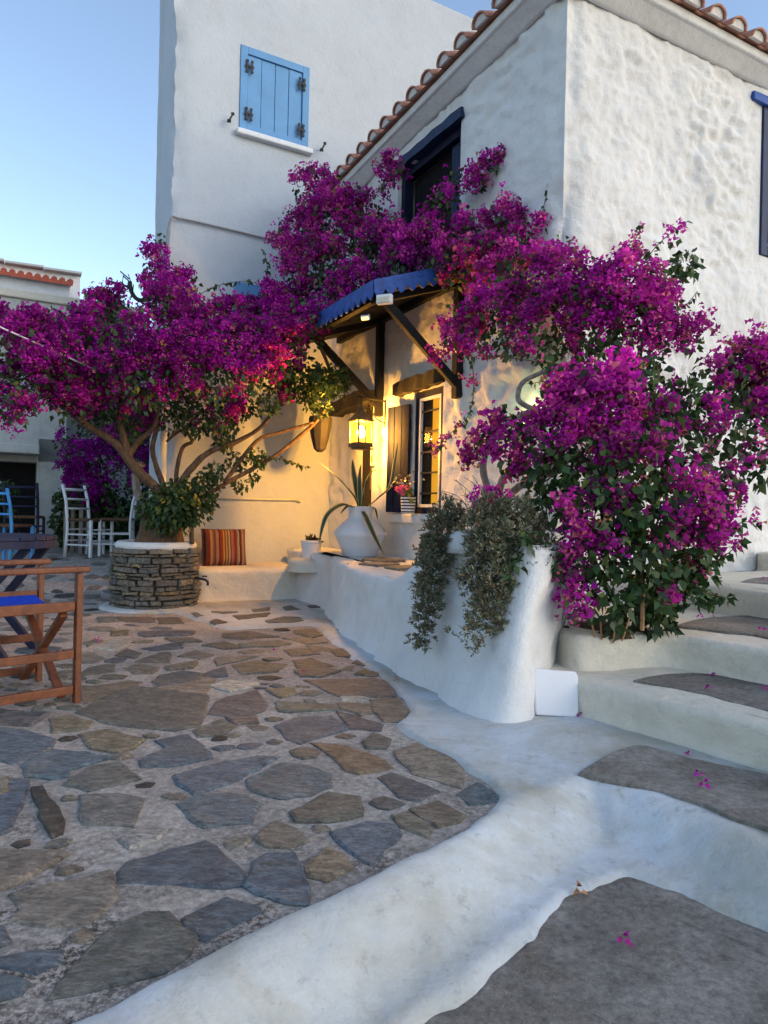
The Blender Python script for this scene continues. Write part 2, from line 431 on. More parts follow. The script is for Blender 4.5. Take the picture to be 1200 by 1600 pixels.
patio_poly = edge_s + [(-2.2, 6.75), (-2.45, 7.6), (-2.45, 30), (-16, 30), (-16, .2)]
crest_px = px_list('60,1745 300,1590 420,1510 520,1448 620,1390 720,1330 820,1268 885,1238 925,1230 965,1240 1030,1264 1100,1294 1200,1342')
crest = [xy(*p) for p in crest_px]
_e = Vector((*crest[-1], 0)) - V * 2.2
crest = crest + [(_e.x, _e.y)]
low_poly = crest + [(4, -1.5), (-2, -1.5)]
conc_px = px_list('520,1720 650,1600 740,1530 840,1450 885,1402 930,1380 980,1370 1030,1382 1100,1408 1200,1450')
conc = [xy(a, b, ZLOW) for a, b in conc_px]
_e = Vector((*conc[-1], 0)) - V * 2.2
conc_poly = conc + [(_e.x, _e.y), (3.6, -1.2), (-.3, -1.2)]

gme = gridmesh('ground', np.linspace(-160, 160, 41), np.linspace(-60, 260, 41), lambda X, Y: np.full(X.shape, -.45))
link('ground', gme, M['mortar'], kind='structure', label='bare earth under and around the village houses')

def edgenoise(X, Y, a=.012, sc=9.):
    return fbm(np.stack([X, Y, X * 0], 1), sc, 4, 11) * a
def mortar_z(X, Y):
    sd = sdpoly(X, Y, patio_poly)
    z = zpatio(X, Y) + fbm(np.stack([X, Y, X * 0], 1), 5., 4, 3) * .005
    return z - .35 * sstep(-sd, .04, .12)
xs = np.concatenate([np.linspace(-15, -3.2, 40), np.arange(-3.15, 1.05, .035)])
ys = np.concatenate([np.arange(.3, 5, .035), np.arange(5.05, 10, .08), np.linspace(10.1, 29, 40)])
patio = link('patio', gridmesh('patio', xs, ys, mortar_z, lambda X, Y: sdpoly(X, Y, patio_poly) > -.1), M['mortar'], smooth=True, kind='structure')

def white_z(X, Y):
    P = np.stack([X, Y, X * 0], 1)
    sdk = segdist(X, Y, crest) * np.where(inside(X, Y, low_poly), 1, -1)
    sl = sstep(sdk, -.07, .20)
    z = ZLOW * sl + fbm(P, 3.5, 4, 5) * .006 + fbm(P, 11., 4, 8) * .009 * np.exp(-((sdk - .06) / .10) ** 2)
    sd = sdpoly(X, Y, patio_poly) + edgenoise(X, Y)
    z = z + .014 * np.clip(-sd / .018, -2.0, 1)
    sc = sdpoly(X, Y, conc_poly) + edgenoise(X, Y, .016)
    return z + .022 * np.clip(-sc / .03, -1.6, .2)
xs = np.concatenate([np.arange(-1.0, 1.9, .0175), np.arange(1.9, 3.4, .05)]); ys = np.concatenate([np.arange(.3, 4.2, .0175), np.arange(4.2, 8.3, .04)])
xs = np.concatenate([np.arange(-2.4, -1.0, .04), xs])
white = link('painted_kerb', gridmesh('painted_kerb', xs, ys, white_z, lambda X, Y: (sdpoly(X, Y, patio_poly) < .05) & (sdpoly(X, Y, conc_poly) < .06)), M['ground_white'], smooth=True, kind='structure')
def conc_z(X, Y):
    sc = sdpoly(X, Y, conc_poly)
    return ZLOW + .002 + fbm(np.stack([X, Y, X * 0], 1), 3, 4, 21) * .004 - .1 * sstep(-sc, .03, .1)
path = link('concrete_path', gridmesh('concrete_path', np.arange(-.4, 3.6, .03), np.arange(-1.2, 3.2, .03), conc_z, lambda X, Y: sdpoly(X, Y, conc_poly) > -.08), M['concrete'], smooth=True, kind='structure')

# ------------------------------------------------------------------ paving stones
PAL = dict(b=(.115, .15, .185), g=(.165, .172, .16), y=(.215, .195, .145), t=(.225, .205, .172), o=(.23, .18, .13), w=(.42, .42, .40), p=(.125, .13, .15), n=(.17, .15, .13), d=(.05, .046, .044))
STONES = []
def tr(dx, dy, sc, txt):
    for ln in txt.strip().split('\n'):
        k, pts = ln.strip().split(' ', 1); STONES.append((k, px_list(pts, dx, dy, sc)))
tr(0, 1050, 3, '''g 380,185 520,110 640,70 800,90 960,110 950,180 920,245 860,270 700,250 540,235
y 235,215 330,200 430,225 400,260 250,278
y 375,290 500,270 670,310 620,350 540,368 430,350
b 0,260 120,270 250,310 230,350 60,425 0,400 -90,380 -80,280
b 110,430 250,365 400,375 500,400 330,450 320,480 240,490 130,480
g 305,520 430,440 560,425 650,495 560,520 420,552
b 730,320 880,290 980,370 985,395 800,430 670,435 660,410 775,350
b 830,480 1000,430 1200,395 1290,400 1200,455 1060,520 920,560 850,520
b 835,610 960,570 1100,565 1210,610 1170,690 960,715 900,680
g 385,575 560,570 670,590 640,660 620,710 400,700
w 550,765 690,705 780,730 730,780 610,815
b -30,590 50,500 130,505 110,600 60,720 -30,760
p 985,190 1030,125 1200,85 1245,150 1230,190 1010,205
w 990,60 1060,38 1200,45 1210,62 1080,88
t 450,60 600,40 660,45 540,110 400,140 375,60
t 720,40 900,10 1000,30 960,95 760,90
g 910,270 1040,220 1110,250 1040,290 930,300
n 1060,210 1200,202 1210,235 1100,245
p -40,170 230,190 130,245 -40,240
y -60,490 38,485 40,550 -30,580
d 150,545 200,540 250,610 300,690 290,740 240,760 200,690 170,610''')
tr(0, 1300, 3, '''b 575,180 620,130 960,40 1040,100 1120,170 1140,230 1040,245 840,238 580,230
t -60,80 280,85 310,100 230,150 120,210 -60,275
t 60,285 240,240 510,180 540,300 500,350 410,420 280,440 60,400 110,350
b 865,395 1060,305 1200,340 1220,370 1080,430 970,495 890,450
g 255,750 330,650 420,540 560,430 680,370 780,375 910,480 870,560 760,640 560,690
b -60,590 150,550 290,545 280,600 170,660 60,640 -60,620
b -60,660 60,670 140,700 100,750 -60,800''')
tr(400, 1050, 3, '''b 95,250 200,210 350,205 430,260 300,300 210,332 150,315
o 265,335 420,345 560,395 630,440 480,470 420,455 370,400
b -30,500 120,430 250,440 340,480 345,530 250,570 120,585 -10,545
p 580,495 640,468 760,510 850,555 760,600 670,580
t 660,370 760,340 930,410 965,470 945,530 830,495 740,470 690,420
b 935,570 1040,515 1135,575 1135,600 1000,620
b 360,745 520,695 650,710 680,750 650,800 540,895 440,830
t 640,665 712,648 830,722 800,770 680,720
t 728,640 860,605 980,670 950,700 850,722
g 170,650 340,560 480,580 490,660 340,690 200,690
g 500,320 550,280 630,310 610,350 520,350
n 240,40 580,30 635,80 640,108 390,108 350,90
n 540,130 660,120 715,180 695,225 600,225 550,165
p 385,185 490,208 595,242 580,270 440,260
g 100,140 360,150 370,175 120,180
y 50,80 180,70 190,100 120,118
w 395,112 440,95 525,118 510,136 405,134
t 385,145 530,148 545,185 490,198 395,172''')
tr(350, 1250, 3, '''b 100,390 140,290 200,255 330,250 360,330 395,400 390,480 280,470 150,425
t 150,170 240,100 330,130 390,185 300,215 200,210
o 385,300 480,220 560,260 600,310 480,370 400,350''')
tr(100, 940, 4, '''w 195,290 330,225 410,260 330,300
n 325,335 390,295 480,320 440,350
n 450,370 600,315 660,315 655,375
b 490,290 730,250 740,285 550,305
t 105,330 170,315 250,350 180,380 105,375
t 370,410 470,385 590,405 550,440 440,445
t 105,450 150,410 310,385 310,435
t 720,335 820,300 930,325 850,350
t 950,350 1200,340 1080,370 960,395
n 870,270 1000,250 1110,280 1000,292
w 470,170 500,145 580,145 540,160
b 560,500 600,460 740,435 850,450 840,490 600,530
b 865,450 1000,405 1020,460 880,470
g 210,95 320,92 340,120 220,130
n 340,95 570,98 560,130 355,122
n 590,98 715,98 745,130 600,135
y 290,185 400,175 400,205 300,210
p 480,188 740,178 815,183 800,205 480,215
t 640,400 830,370 800,410 660,425
g 120,255 190,235 240,240 150,275
n 640,225 800,222 860,245 700,250''')
tr(350, 940, 4, '''t 60,390 200,365 390,390 330,430 120,445
g 100,265 330,240 410,262 300,280 130,280
n 440,178 560,170 610,205 540,220 450,198
g 450,430 580,400 720,430 600,470 480,465
y 820,450 880,418 980,450 930,465
n 660,300 740,288 830,340 700,335
n 430,365 540,352 690,400 470,420
n 800,380 840,362 885,400
t 520,272 640,282 700,300 560,310
n 0,195 160,185 330,215 120,232 0,225
t 370,224 540,222 640,250 520,262
t 380,300 500,285 600,325 420,335
g 760,400 815,395 800,430 740,425''')
stone_meshes = []
def stone_obj(k, poly, z, h, parent, seed):
    R = random.Random(seed); n = len(poly); out = []
    for i in range(n):                       # break up straight edges
        a = Vector((*poly[i], 0)); b = Vector((*poly[(i + 1) % n], 0)); e = b - a; m = max(1, int(e.length / .05)); nn = Vector((-e.y, e.x, 0)).normalized() if e.length > 1e-5 else Vector((0, 0, 0))
        for j in range(m):
            q = a + e * (j / m) + nn * (R.uniform(-.007, .007) if j else 0); out.append((q.x, q.y))
    if len(out) > 22: out = out[::2]
    mb = MB(); mb.prism(out, -.03, h, .011, .005)
    vs = []
    for i, v in enumerate(mb.v):
        zz = v[2] + (float(z(v[0], v[1])) if callable(z) else z) + (R.uniform(-.0025, .0025) if v[2] > 0 else 0)
        vs.append((v[0], v[1], zz))
    c = np.array(PAL[k]) * R.uniform(.82, 1.2) * np.array([R.uniform(.95, 1.06), 1, R.uniform(.94, 1.06)])
    me = bpy.data.meshes.new('paving_stone'); me.from_pydata(vs, [], mb.f); me.update()
    a = me.color_attributes.new('Col', 'FLOAT_COLOR', 'POINT'); a.data.foreach_set('color', np.tile(np.array([*c, 1], np.float32), len(vs)))
    return link('paving_stone', me, M['slate'], parent, True)
def zp1(x, y): return zpatio(np.array([x]), np.array([y]))[0]
polys_xy = []
for i, (k, pts) in enumerate(STONES):
    poly = [xy(a, b, .008) for a, b in pts]; _c = np.mean(poly, 0); poly = [tuple(_c + (np.array(q) - _c) * 1.10) for q in poly]; polys_xy.append(poly)
    stone_obj(k, poly, zp1, .006 + .006 * random.random(), patio, 100 + i)
for i, pts in enumerate(['290,78 330,75 380,98 330,105', '410,130 450,115 520,135 440,150', '420,69 590,70 500,83', '550,95 650,90 790,76 770,100 590,119', '670,55 790,41 785,60 680,69', '755,126 870,101 970,102 1000,125 900,139 780,139', '865,40 920,30 980,58 890,63', '1015,32 1120,22 1120,42 1040,46']):
    poly = [xy(a, b, .012) for a, b in px_list(pts, 225, 940, 4)]
    stone_obj(random.choice('ngt'), poly, 0., .027, white, 300 + i)
# smaller stones packed into what is left of the patio
R = random.Random(5)
cent = [(sum(p[0] for p in c) / len(c), sum(p[1] for p in c) / len(c)) for c in polys_xy]
prad = [max(math.hypot(p[0] - c[0], p[1] - c[1]) for p in q) for q, c in zip(polys_xy, cent)]; count = 0; placed = []
for _ in range(16000):
    if count > 180: break
    x = R.uniform(-4.2, .6); y = R.uniform(1.2, 4.6) if count < 95 and _ < 9000 else R.uniform(4.0, 9.5)
    px = 600 + F * x / y
    if px < -120: continue
    r = R.uniform(.035, .11) if y < 4 else R.uniform(.07, .17)
    X = np.array([x]); Y = np.array([y])
    if (x + 2.28) ** 2 + (y - 6.95) ** 2 < (.52 + r) ** 2: continue
    if any((x - a) ** 2 + (y - b) ** 2 < ((r + q) * (.86 if y > 4.5 else .9)) ** 2 for a, b, q in placed): continue
    if any((x - c[0]) ** 2 + (y - c[1]) ** 2 < (q + r) ** 2 and (-sdpoly(X, Y, p)[0] < r * .80) for p, c, q in zip(polys_xy, cent, prad)): continue
    if sdpoly(X, Y, patio_poly)[0] < r * .9 + .03: continue
    m = R.randint(5, 8); a0 = R.uniform(0, 6.3); el = R.uniform(.55, 1.0); th = R.uniform(-.5, .5)
    poly = []
    for j in range(m):
        a = a0 + 2 * math.pi * (j + R.uniform(-.25, .25)) / m; rr = r * R.uniform(.8, 1.08); ex, ey = rr * math.cos(a), rr * math.sin(a) * el
        poly.append((x + ex * math.cos(th) - ey * math.sin(th), y + ex * math.sin(th) + ey * math.cos(th)))
    stone_obj(R.choice('bgttnnpdg'), poly, zp1, .005 + .006 * R.random(), patio, 500 + count)
    placed.append((x, y, r)); count += 1

# ------------------------------------------------------------------ lime-washed masses: steps, terrace, bench
def mass(name, poly, ztop, zbot, mat, parent=None, flare=.05, rnd=.035, amp=.012, seed=0, top_amp=.006, res=.045, lean=None, floor=None, rough=.3, **k):
    """closed footprint raised to ztop (number or f(x,y)); coved foot, rounded shoulder, hand-made unevenness"""
    P = [Vector((*p, 0)) for p in poly]; n = len(P)
    area = sum(P[i].x * P[(i + 1) % n].y - P[(i + 1) % n].x * P[i].y for i in range(n))
    if area < 0: P.reverse()
    out = []
    for i in range(n):
        a, b = P[i], P[(i + 1) % n]; m = max(1, int((b - a).length / res))
        out += [a + (b - a) * (j / m) for j in range(m)]
    for _ in range(3): out = [(out[i - 1] + out[i] * 2 + out[(i + 1) % len(out)]) / 4 for i in range(len(out))]
    N = len(out); nr = []
    for i in range(N):
        e = out[(i + 1) % N] - out[i - 1]; nr.append(Vector((e.y, -e.x, 0)).normalized())
    for _ in range(4): nr = [(nr[i - 1] + nr[i] * 2 + nr[(i + 1) % N]).normalized() for i in range(N)]
    zt = [ztop(p.x, p.y) if callable(ztop) else ztop for p in out]
    def bat(p, f): return p if lean is None else p + lean(p) * f
    prof = [(0, 1.0), (.04, .75), (.10, .45), (.2, .18), (.35, .04)] + [(q, 0) for q in np.linspace(.5, .9, 6)]
    rows = []
    for f, o in prof: rows.append([(bat(out[i], f / .9) + nr[i] * (flare * o), zbot + (zt[i] - rnd - zbot) * f / .9) for i in range(N)])
    for a in np.linspace(0, math.pi / 2, 5)[1:]:
        rows.append([(bat(out[i], 1) - nr[i] * (rnd * (1 - math.cos(a))), zt[i] - rnd + rnd * math.sin(a)) for i in range(N)])
    if floor is None: rows.append([(bat(out[i], 1) - nr[i] * (rnd + .03), zt[i] + .01) for i in range(N)])
    else: rows.append([(bat(out[i], 1) - nr[i] * (rnd + .10), floor) for i in range(N)])
    vs = np.array([[p.x, p.y, z] for r in rows for p, z in r]); nn = np.array([[q.x, q.y, 0] for r in rows for q in nr])
    d = fbm(vs, 4., 4, seed) * amp + fbm(vs, 13., 3, seed + 9) * amp * .45 + fbm(vs, 1.7, 2, seed + 4) * amp * .8 + (.45 - worley(vs * np.array([4.5, 4.5, 5.5]) + .3 * fbm(vs, 5, 2, 3)[:, None], seed)) * amp * rough
    nn2 = nn.copy(); nn2[-2 * N:, :] = (0, 0, 1); d[-2 * N:] *= top_amp / max(amp, 1e-6)
    vs = vs + nn2 * d[:, None]
    fs = []
    for i in range(len(rows) - 1):
        for j in range(N): fs.append((i * N + j, i * N + (j + 1) % N, (i + 1) * N + (j + 1) % N, (i + 1) * N + j))
    fs.append(tuple((len(rows) - 1) * N + j for j in range(N)))
    me = bpy.data.meshes.new(name); me.from_pydata([tuple(v) for v in vs], [], fs); me.update()
    o = link(name, me, mat, parent, smooth=True, **k)
    return o

def P2(p): return (p.x, p.y)
steps = empty('stone_steps', (1.6, 3.6, 0), kind='structure', label='cream limewashed steps with grey concrete treads climbing beside the house')
Z2, Z3, Z4, Z5 = .19, .38, .56, .72
a = Vector((*xy(884, 1116, 0), 0)); b = Vector((*xy(1200, 1212, 0), 0))
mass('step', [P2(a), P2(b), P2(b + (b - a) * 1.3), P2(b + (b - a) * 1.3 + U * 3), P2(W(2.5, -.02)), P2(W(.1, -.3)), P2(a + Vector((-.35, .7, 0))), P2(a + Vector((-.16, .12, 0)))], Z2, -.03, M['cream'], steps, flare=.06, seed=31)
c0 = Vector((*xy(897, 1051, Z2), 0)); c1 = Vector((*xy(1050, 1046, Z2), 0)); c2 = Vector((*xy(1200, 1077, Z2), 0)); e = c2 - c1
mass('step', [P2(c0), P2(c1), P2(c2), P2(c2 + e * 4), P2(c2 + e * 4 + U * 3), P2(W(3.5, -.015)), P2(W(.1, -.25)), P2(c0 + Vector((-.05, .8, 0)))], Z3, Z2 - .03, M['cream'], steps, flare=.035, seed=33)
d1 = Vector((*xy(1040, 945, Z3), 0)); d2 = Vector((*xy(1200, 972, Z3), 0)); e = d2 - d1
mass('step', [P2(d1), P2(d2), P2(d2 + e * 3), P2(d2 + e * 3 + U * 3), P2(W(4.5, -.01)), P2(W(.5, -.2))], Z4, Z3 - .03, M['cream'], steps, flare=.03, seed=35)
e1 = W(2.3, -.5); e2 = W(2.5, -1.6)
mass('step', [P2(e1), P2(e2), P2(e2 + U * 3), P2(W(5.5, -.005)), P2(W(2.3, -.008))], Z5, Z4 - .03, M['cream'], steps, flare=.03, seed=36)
def tread(pxs, z, seed, ext=()):
    pts = [xy(*q, z) for q in pxs] + list(ext)
    pts = [(p.x, p.y) for p in smoothpath([Vector((*q, 0)) for q in pts + [pts[0]]], 5)][:-1]
    P = np.array([[p[0], p[1], 0] for p in pts]); nz = fbm(P, 11, 3, seed) * .010
    mb = MB(); mb.prism([(p[0] + q, p[1] + q) for p, q in zip(pts, nz)], z - .02, z + .020, .008, .003)
    mb.build('concrete_tread', M['concrete'], steps)
tread(px_list('905,1214 950,1186 1000,1170 1060,1186 1120,1200 1230,1225 1420,1290 1400,1390 1200,1302 1144,1283 1069,1256 1000,1235 940,1224'), .014, 1)
tread(px_list('990,1068 1030,1060 1080,1057 1130,1062 1210,1075 1400,1120 1400,1190 1200,1118 1130,1100 1060,1081'), Z2, 2)
tread(px_list('1052,983 1090,972 1140,967 1210,968 1400,985 1400,1050 1200,1001 1120,990'), Z3, 3)
tread(px_list('1158,913 1190,906 1300,905 1400,930 1200,917'), Z4, 4)

terrace = empty('terrace', (0, 5.5, 0), kind='structure', label='white limewashed raised terrace along the house front')
base = [xy(*p) for p in px_list('505,952 535,990 578,1020 640,1066 700,1102 738,1123 766,1139 792,1143 815,1136 842,1112 868,1086 892,1063')]
back = st(Vector((*base[0], 0)))
def terr_z(x, y): return .55 + .30 * float(sstep(np.array([4.75 - y]), 0, .9)[0])
def terr_lean(p):
    w = float(sstep(np.array([4.7 - p.y]), 0, 1.3)[0]) * (0 if p.x > .95 else 1); k = 1.0 if st(p)[0] < -.2 else 0
    return Vector((.05 + .14 * w, .30 * w, 0)) * k
mass('terrace_body', base + [P2(W(-.12, -.15)), P2(W(-.01, .3)), P2(W(-.01, 4.0)), P2(W(back[0] + .02, 4.0))], terr_z, -.02, M['white'], terrace, flare=.05, rnd=.05, amp=.028, seed=41, res=.05, lean=terr_lean, floor=.55, rough=1.3)
# flat slates let into the terrace floor
for i, p in enumerate(['565,874 600,872 640,876 600,878', '560,881 590,879 625,882 590,884', '600,886 640,884 665,888 625,890']):
    stone_obj('t', [xy(*q, .56) for q in px_list(p)], .55, .02, terrace, 700 + i)
mb = MB(); mb.lathe([(.10, 0), (.098, .05), (.085, .10), (.05, .135), (.01, .145)], at(723, 848, 4.05) - Z * .06, 20)
mb.build('wall_knob', M['white'], terrace, smooth=True)

bench = empty('wall_bench', W(-1, TL - .3, 0), label='white limewashed masonry bench built against the lamp-lit wall', cat='bench')
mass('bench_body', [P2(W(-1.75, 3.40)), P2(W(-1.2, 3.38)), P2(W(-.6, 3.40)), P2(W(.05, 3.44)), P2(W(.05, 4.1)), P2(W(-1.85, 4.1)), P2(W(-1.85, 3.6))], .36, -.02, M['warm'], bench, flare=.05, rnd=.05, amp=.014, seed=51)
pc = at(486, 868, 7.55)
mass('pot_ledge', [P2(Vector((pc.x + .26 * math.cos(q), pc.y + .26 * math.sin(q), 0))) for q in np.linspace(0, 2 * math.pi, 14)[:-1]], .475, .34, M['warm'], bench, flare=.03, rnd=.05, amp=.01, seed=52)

# ================================================================== low house
house = empty('low_house', CORN, label='low white stone house with tiled eaves at the street corner', cat='house')
EAVE = 4.82; EDROP = .035
def wallgrid(name, org, du, nrm, u0, u1, z0, z1, holes, mat, parent, amp, seed, step=.035, depth=.25, corner=None, stony=1.0):
    us = set(np.round(np.linspace(u0, u1, int((u1 - u0) / step) + 1), 4)); zs = set(np.round(np.linspace(z0, z1, int((z1 - z0) / step) + 1), 4))
    for h in holes:
        us |= {round(h[0], 4), round(h[1], 4)}; zs |= {round(h[2], 4), round(h[3], 4)}
    us = np.array(sorted(us)); zs = np.array(sorted(zs))
    Ug, Zg = np.meshgrid(us, zs); Uf, Zf = Ug.ravel(), Zg.ravel()
    P = np.array(org)[None] + np.outer(Uf, np.array(du)) + np.outer(Zf, (0, 0, 1))
    nv = np.tile(np.array(nrm), (len(P), 1)); inset = np.zeros(len(P))
    if corner is not None:
        cn = np.array(corner[0]); k = np.clip(1 - np.abs(Uf - corner[1]) / .22, 0, 1)
        nv = nv * (1 - k)[:, None] + cn[None] * k[:, None]; nv /= np.linalg.norm(nv, axis=1)[:, None]; inset = .03 * k * k
    wp = fbm(P, 2.5, 3, 2)[:, None] * .7 + fbm(P, 9, 2, 6)[:, None] * .25
    patch = np.clip(.45 + 1.5 * fbm(P, 1.1, 3, seed + 40), .05, 1.7)
    w1 = np.clip(worley(P * np.array([4.6, 4.6, 7.5]) + wp, seed), .15, .85); w2 = worley(P * np.array([11, 11, 17]) + wp * 2, seed + 5)
    lump = ((.5 - w1) * .8 * patch + (.45 - w2) * .16 + 1.5 * patch * (.28 - np.abs(fbm(P * np.array([1, 1, 2.3]), 3.2, 4, seed + 21)))) * stony
    d = amp * (lump + .7 * fbm(P, 1.8, 3, seed) + .55 * (np.abs(fbm(P, 6., 4, seed + 3)) - .3) * stony + (.30 * fbm(P, 16., 3, seed + 4) + .30 * np.abs(fbm(P, 26., 2, seed + 8))) * (.4 + .6 * stony)) - inset
    if corner is not None: d = d * (1 - k * k) + k * k * (fbm(P, 2.6, 4, 61) * .075 + fbm(P, 11, 3, 62) * .018 - .06)
    for h in holes:                                  # keep the edges of openings neat
        dd = np.maximum(np.maximum(h[0] - Uf, Uf - h[1]), np.maximum(h[2] - Zf, Zf - h[3]))
        d = d * sstep(dd, .0, .10)
    P = P + nv * d[:, None]
    nx, nz = len(us), len(zs); idx = np.arange(nx * nz).reshape(nz, nx)
    q = np.stack([idx[:-1, :-1], idx[:-1, 1:], idx[1:, 1:], idx[1:, :-1]], -1).reshape(-1, 4)
    cu = (us[:-1] + us[1:]) / 2; cz = (zs[:-1] + zs[1:]) / 2; CU, CZ = np.meshgrid(cu, cz); ok = np.ones(CU.shape, bool)
    for h in holes: ok &= ~((CU > h[0]) & (CU < h[1]) & (CZ > h[2]) & (CZ < h[3]))
    q = q[ok.ravel()]
    ev = []; eq = []; b = len(P)
    for h in holes:
        for (a0, b0, a1, b1) in ((h[0], h[2], h[0], h[3]), (h[0], h[3], h[1], h[3]), (h[1], h[3], h[1], h[2]), (h[1], h[2], h[0], h[2])):
            o3 = np.array(org); dn = np.array(nrm)
            for (aa, bb, dep) in ((a0, b0, 0), (a1, b1, 0), (a1, b1, depth), (a0, b0, depth)): ev.append(o3 + np.array(du) * aa + np.array([0, 0, bb]) - dn * dep)
            eq.append([b, b + 1, b + 2, b + 3]); b += 4
    if ev: P = np.vstack([P, np.array(ev)]); q = np.vstack([q, np.array(eq)])
    return link(name, npmesh(name, P, q), mat, parent, smooth=True)
CN = (-U - V).normalized()
t_l, z_l = fac(690, 800); t_r, _ = fac(646, 800)
LW = (t_l, t_r, 1.0, fac(668, 592)[1])                       # lower window opening
LW = (fac(691, 700)[0], fac(646, 700)[0], .99, 2.18)
UW = (fac(720, 230)[0], fac(622, 300)[0], 3.62, 4.52)
DR = (fac(582, 700)[0], fac(547, 700)[0], .55, 2.22)
wallgrid('wall', W(0, 0), V, -U, 0, TL, 0, EAVE + .05, [LW, UW, DR], M['white'], house, .026, 3, corner=(CN, 0), depth=.3)
SW = (side(1190, 200)[0], side(1190, 200)[0] + 1.0, side(1198, 402)[1], side(1188, 163)[1])
wallgrid('wall', W(0, 0), U, -V, 0, 4.2, 0, EAVE + .05, [SW], M['white'], house, .032, 4, corner=(CN, 0), depth=.22, stony=1.0, step=.022)
mb = MB(); mb.hbox(4.18, 6.2, .0, .2, 0, EAVE + .05); mb.build('wall', M['white'], house); mb = MB(); mb.hbox(6.0, 6.19, .22, 6, 0, EAVE); mb.hbox(.0, 6.2, 6.0, 6.2, 0, EAVE); mb.hbox(.30, .34, .2, 6, 0, EAVE - .1); mb.hbox(.3, 6, .3, .34, 0, EAVE - .1)
mb.build('partition_wall', M['dark'], house)
mb = MB(); prof = [(0.0, 0), (.03, .0), (.13, .085), (.16, .095), (.16, .17), (0, .17)]
def cornice():
    vs = []; fs = []; n = len(prof)
    path = [(0, TL), (0, 0), (6.2, 0)]
    for i, (s, t) in enumerate(path):
        for o, z in prof:
            if i == 0: q = W(-o, t, EAVE + z - EDROP * TL)
            elif i == 1: q = W(-o, -o, EAVE + z)
            else: q = W(s, -o, EAVE + z)
            vs.append(q)
    for i in range(2):
        for k in range(n): fs.append((i * n + k, i * n + (k + 1) % n, (i + 1) * n + (k + 1) % n, (i + 1) * n + k))
    return vs, fs
mb.add(*cornice()); mb.build('cornice', M['white'], house, bevel=.012)
roof = MB()
SL = math.tan(math.radians(17)); zr = EAVE + .175
roof.add([W(-.2, -.2, zr), W(6.2, -.2, zr), W(6.2, 3.0, zr + 3.2 * SL), W(3.0, 3.0, zr + 3.2 * SL), W(-.2, TL, zr - EDROP * TL), W(3.0, TL, zr + 3.2 * SL)], [(0, 1, 2, 3), (0, 3, 5, 4)])
roof = roof.build('roof', M['terracotta'], house)
def tile_mesh():
    vs = []; fs = []; n = 9
    for y, r in ((0, .098), (.42, .084)):
        for rr in (r, r - .016):
            for k in range(n):
                a = math.pi * k / (n - 1); vs.append((math.cos(a) * rr, y, math.sin(a) * rr * .80))
    def ix(y, l, k): return (y * 2 + l) * n + k
    for k in range(n - 1):
        fs += [(ix(0, 0, k), ix(0, 0, k + 1), ix(1, 0, k + 1), ix(1, 0, k)), (ix(0, 1, k + 1), ix(0, 1, k), ix(1, 1, k), ix(1, 1, k + 1)), (ix(0, 0, k + 1), ix(0, 0, k), ix(0, 1, k), ix(0, 1, k + 1)), (ix(1, 0, k), ix(1, 0, k + 1), ix(1, 1, k + 1), ix(1, 1, k))]
    fs += [(ix(0, 0, 0), ix(1, 0, 0), ix(1, 1, 0), ix(0, 1, 0)), (ix(0, 0, n - 1), ix(0, 1, n - 1), ix(1, 1, n - 1), ix(1, 0, n - 1))]
    me = bpy.data.meshes.new('roof_tile'); me.from_pydata(vs, [], fs); me.update(); me.materials.append(M['terracotta']); return me
TM = tile_mesh()
R = random.Random(9)
def put_tile(p, yd, flip=False, me=None):
    o = bpy.data.objects.new(me.name if me else 'roof_tile', me or TM); COL.objects.link(o)
    yd = yd.normalized(); x = yd.cross(Z).normalized(); zz = x.cross(yd)
    if flip: x = -x; zz = -zz
    rot = Matrix((x, yd, zz)).transposed().to_4x4()
    m = Matrix.Translation(p) @ rot @ Matrix.Rotation(R.uniform(-.04, .04), 4, 'Z') @ Matrix.Rotation(R.uniform(-.03, .03), 4, 'X')
    o.parent = roof; o.matrix_basis = m
PM = MB().add([(math.cos(math.pi * i / 8) * .078, yy, math.sin(math.pi * i / 8) * .06) for yy in (.02, .06) for i in range(9)], [tuple(range(9)), tuple(range(17, 8, -1))] + [(i, 9 + i, 10 + i, 1 + i) for i in range(8)] + [(8, 17, 9, 0)]).mesh('mortar_plug'); PM.materials.append(M['soffit'])
for row in range(3):
    for k in range(16):
        t = -.05 + k * .265
        if t < row * .36 - .1 or t > TL - .05: continue
        so = -.25 + row * .36
        put_tile(W(so, t, zr - EDROP * t + (so + .2) * SL), U + Z * SL)
        if row == 0: put_tile(W(so, t, zr - EDROP * t + (so + .2) * SL), U + Z * SL, False, PM)
        if row == 0: put_tile(W(so + .04, t + .1325, zr - EDROP * t + .075 + (so + .2) * SL), U + Z * SL, True)
    for k in range(23):
        s = .02 + k * .265
        if s < row * .36 - .1: continue
        to = -.25 + row * .36
        put_tile(W(s, to, zr + (to + .2) * SL), V + Z * SL)
        if row == 0: put_tile(W(s, to, zr + (to + .2) * SL), V + Z * SL, False, PM)
        if row == 0: put_tile(W(s + .1325, to + .04, zr + .075 + (to + .2) * SL), V + Z * SL, True)

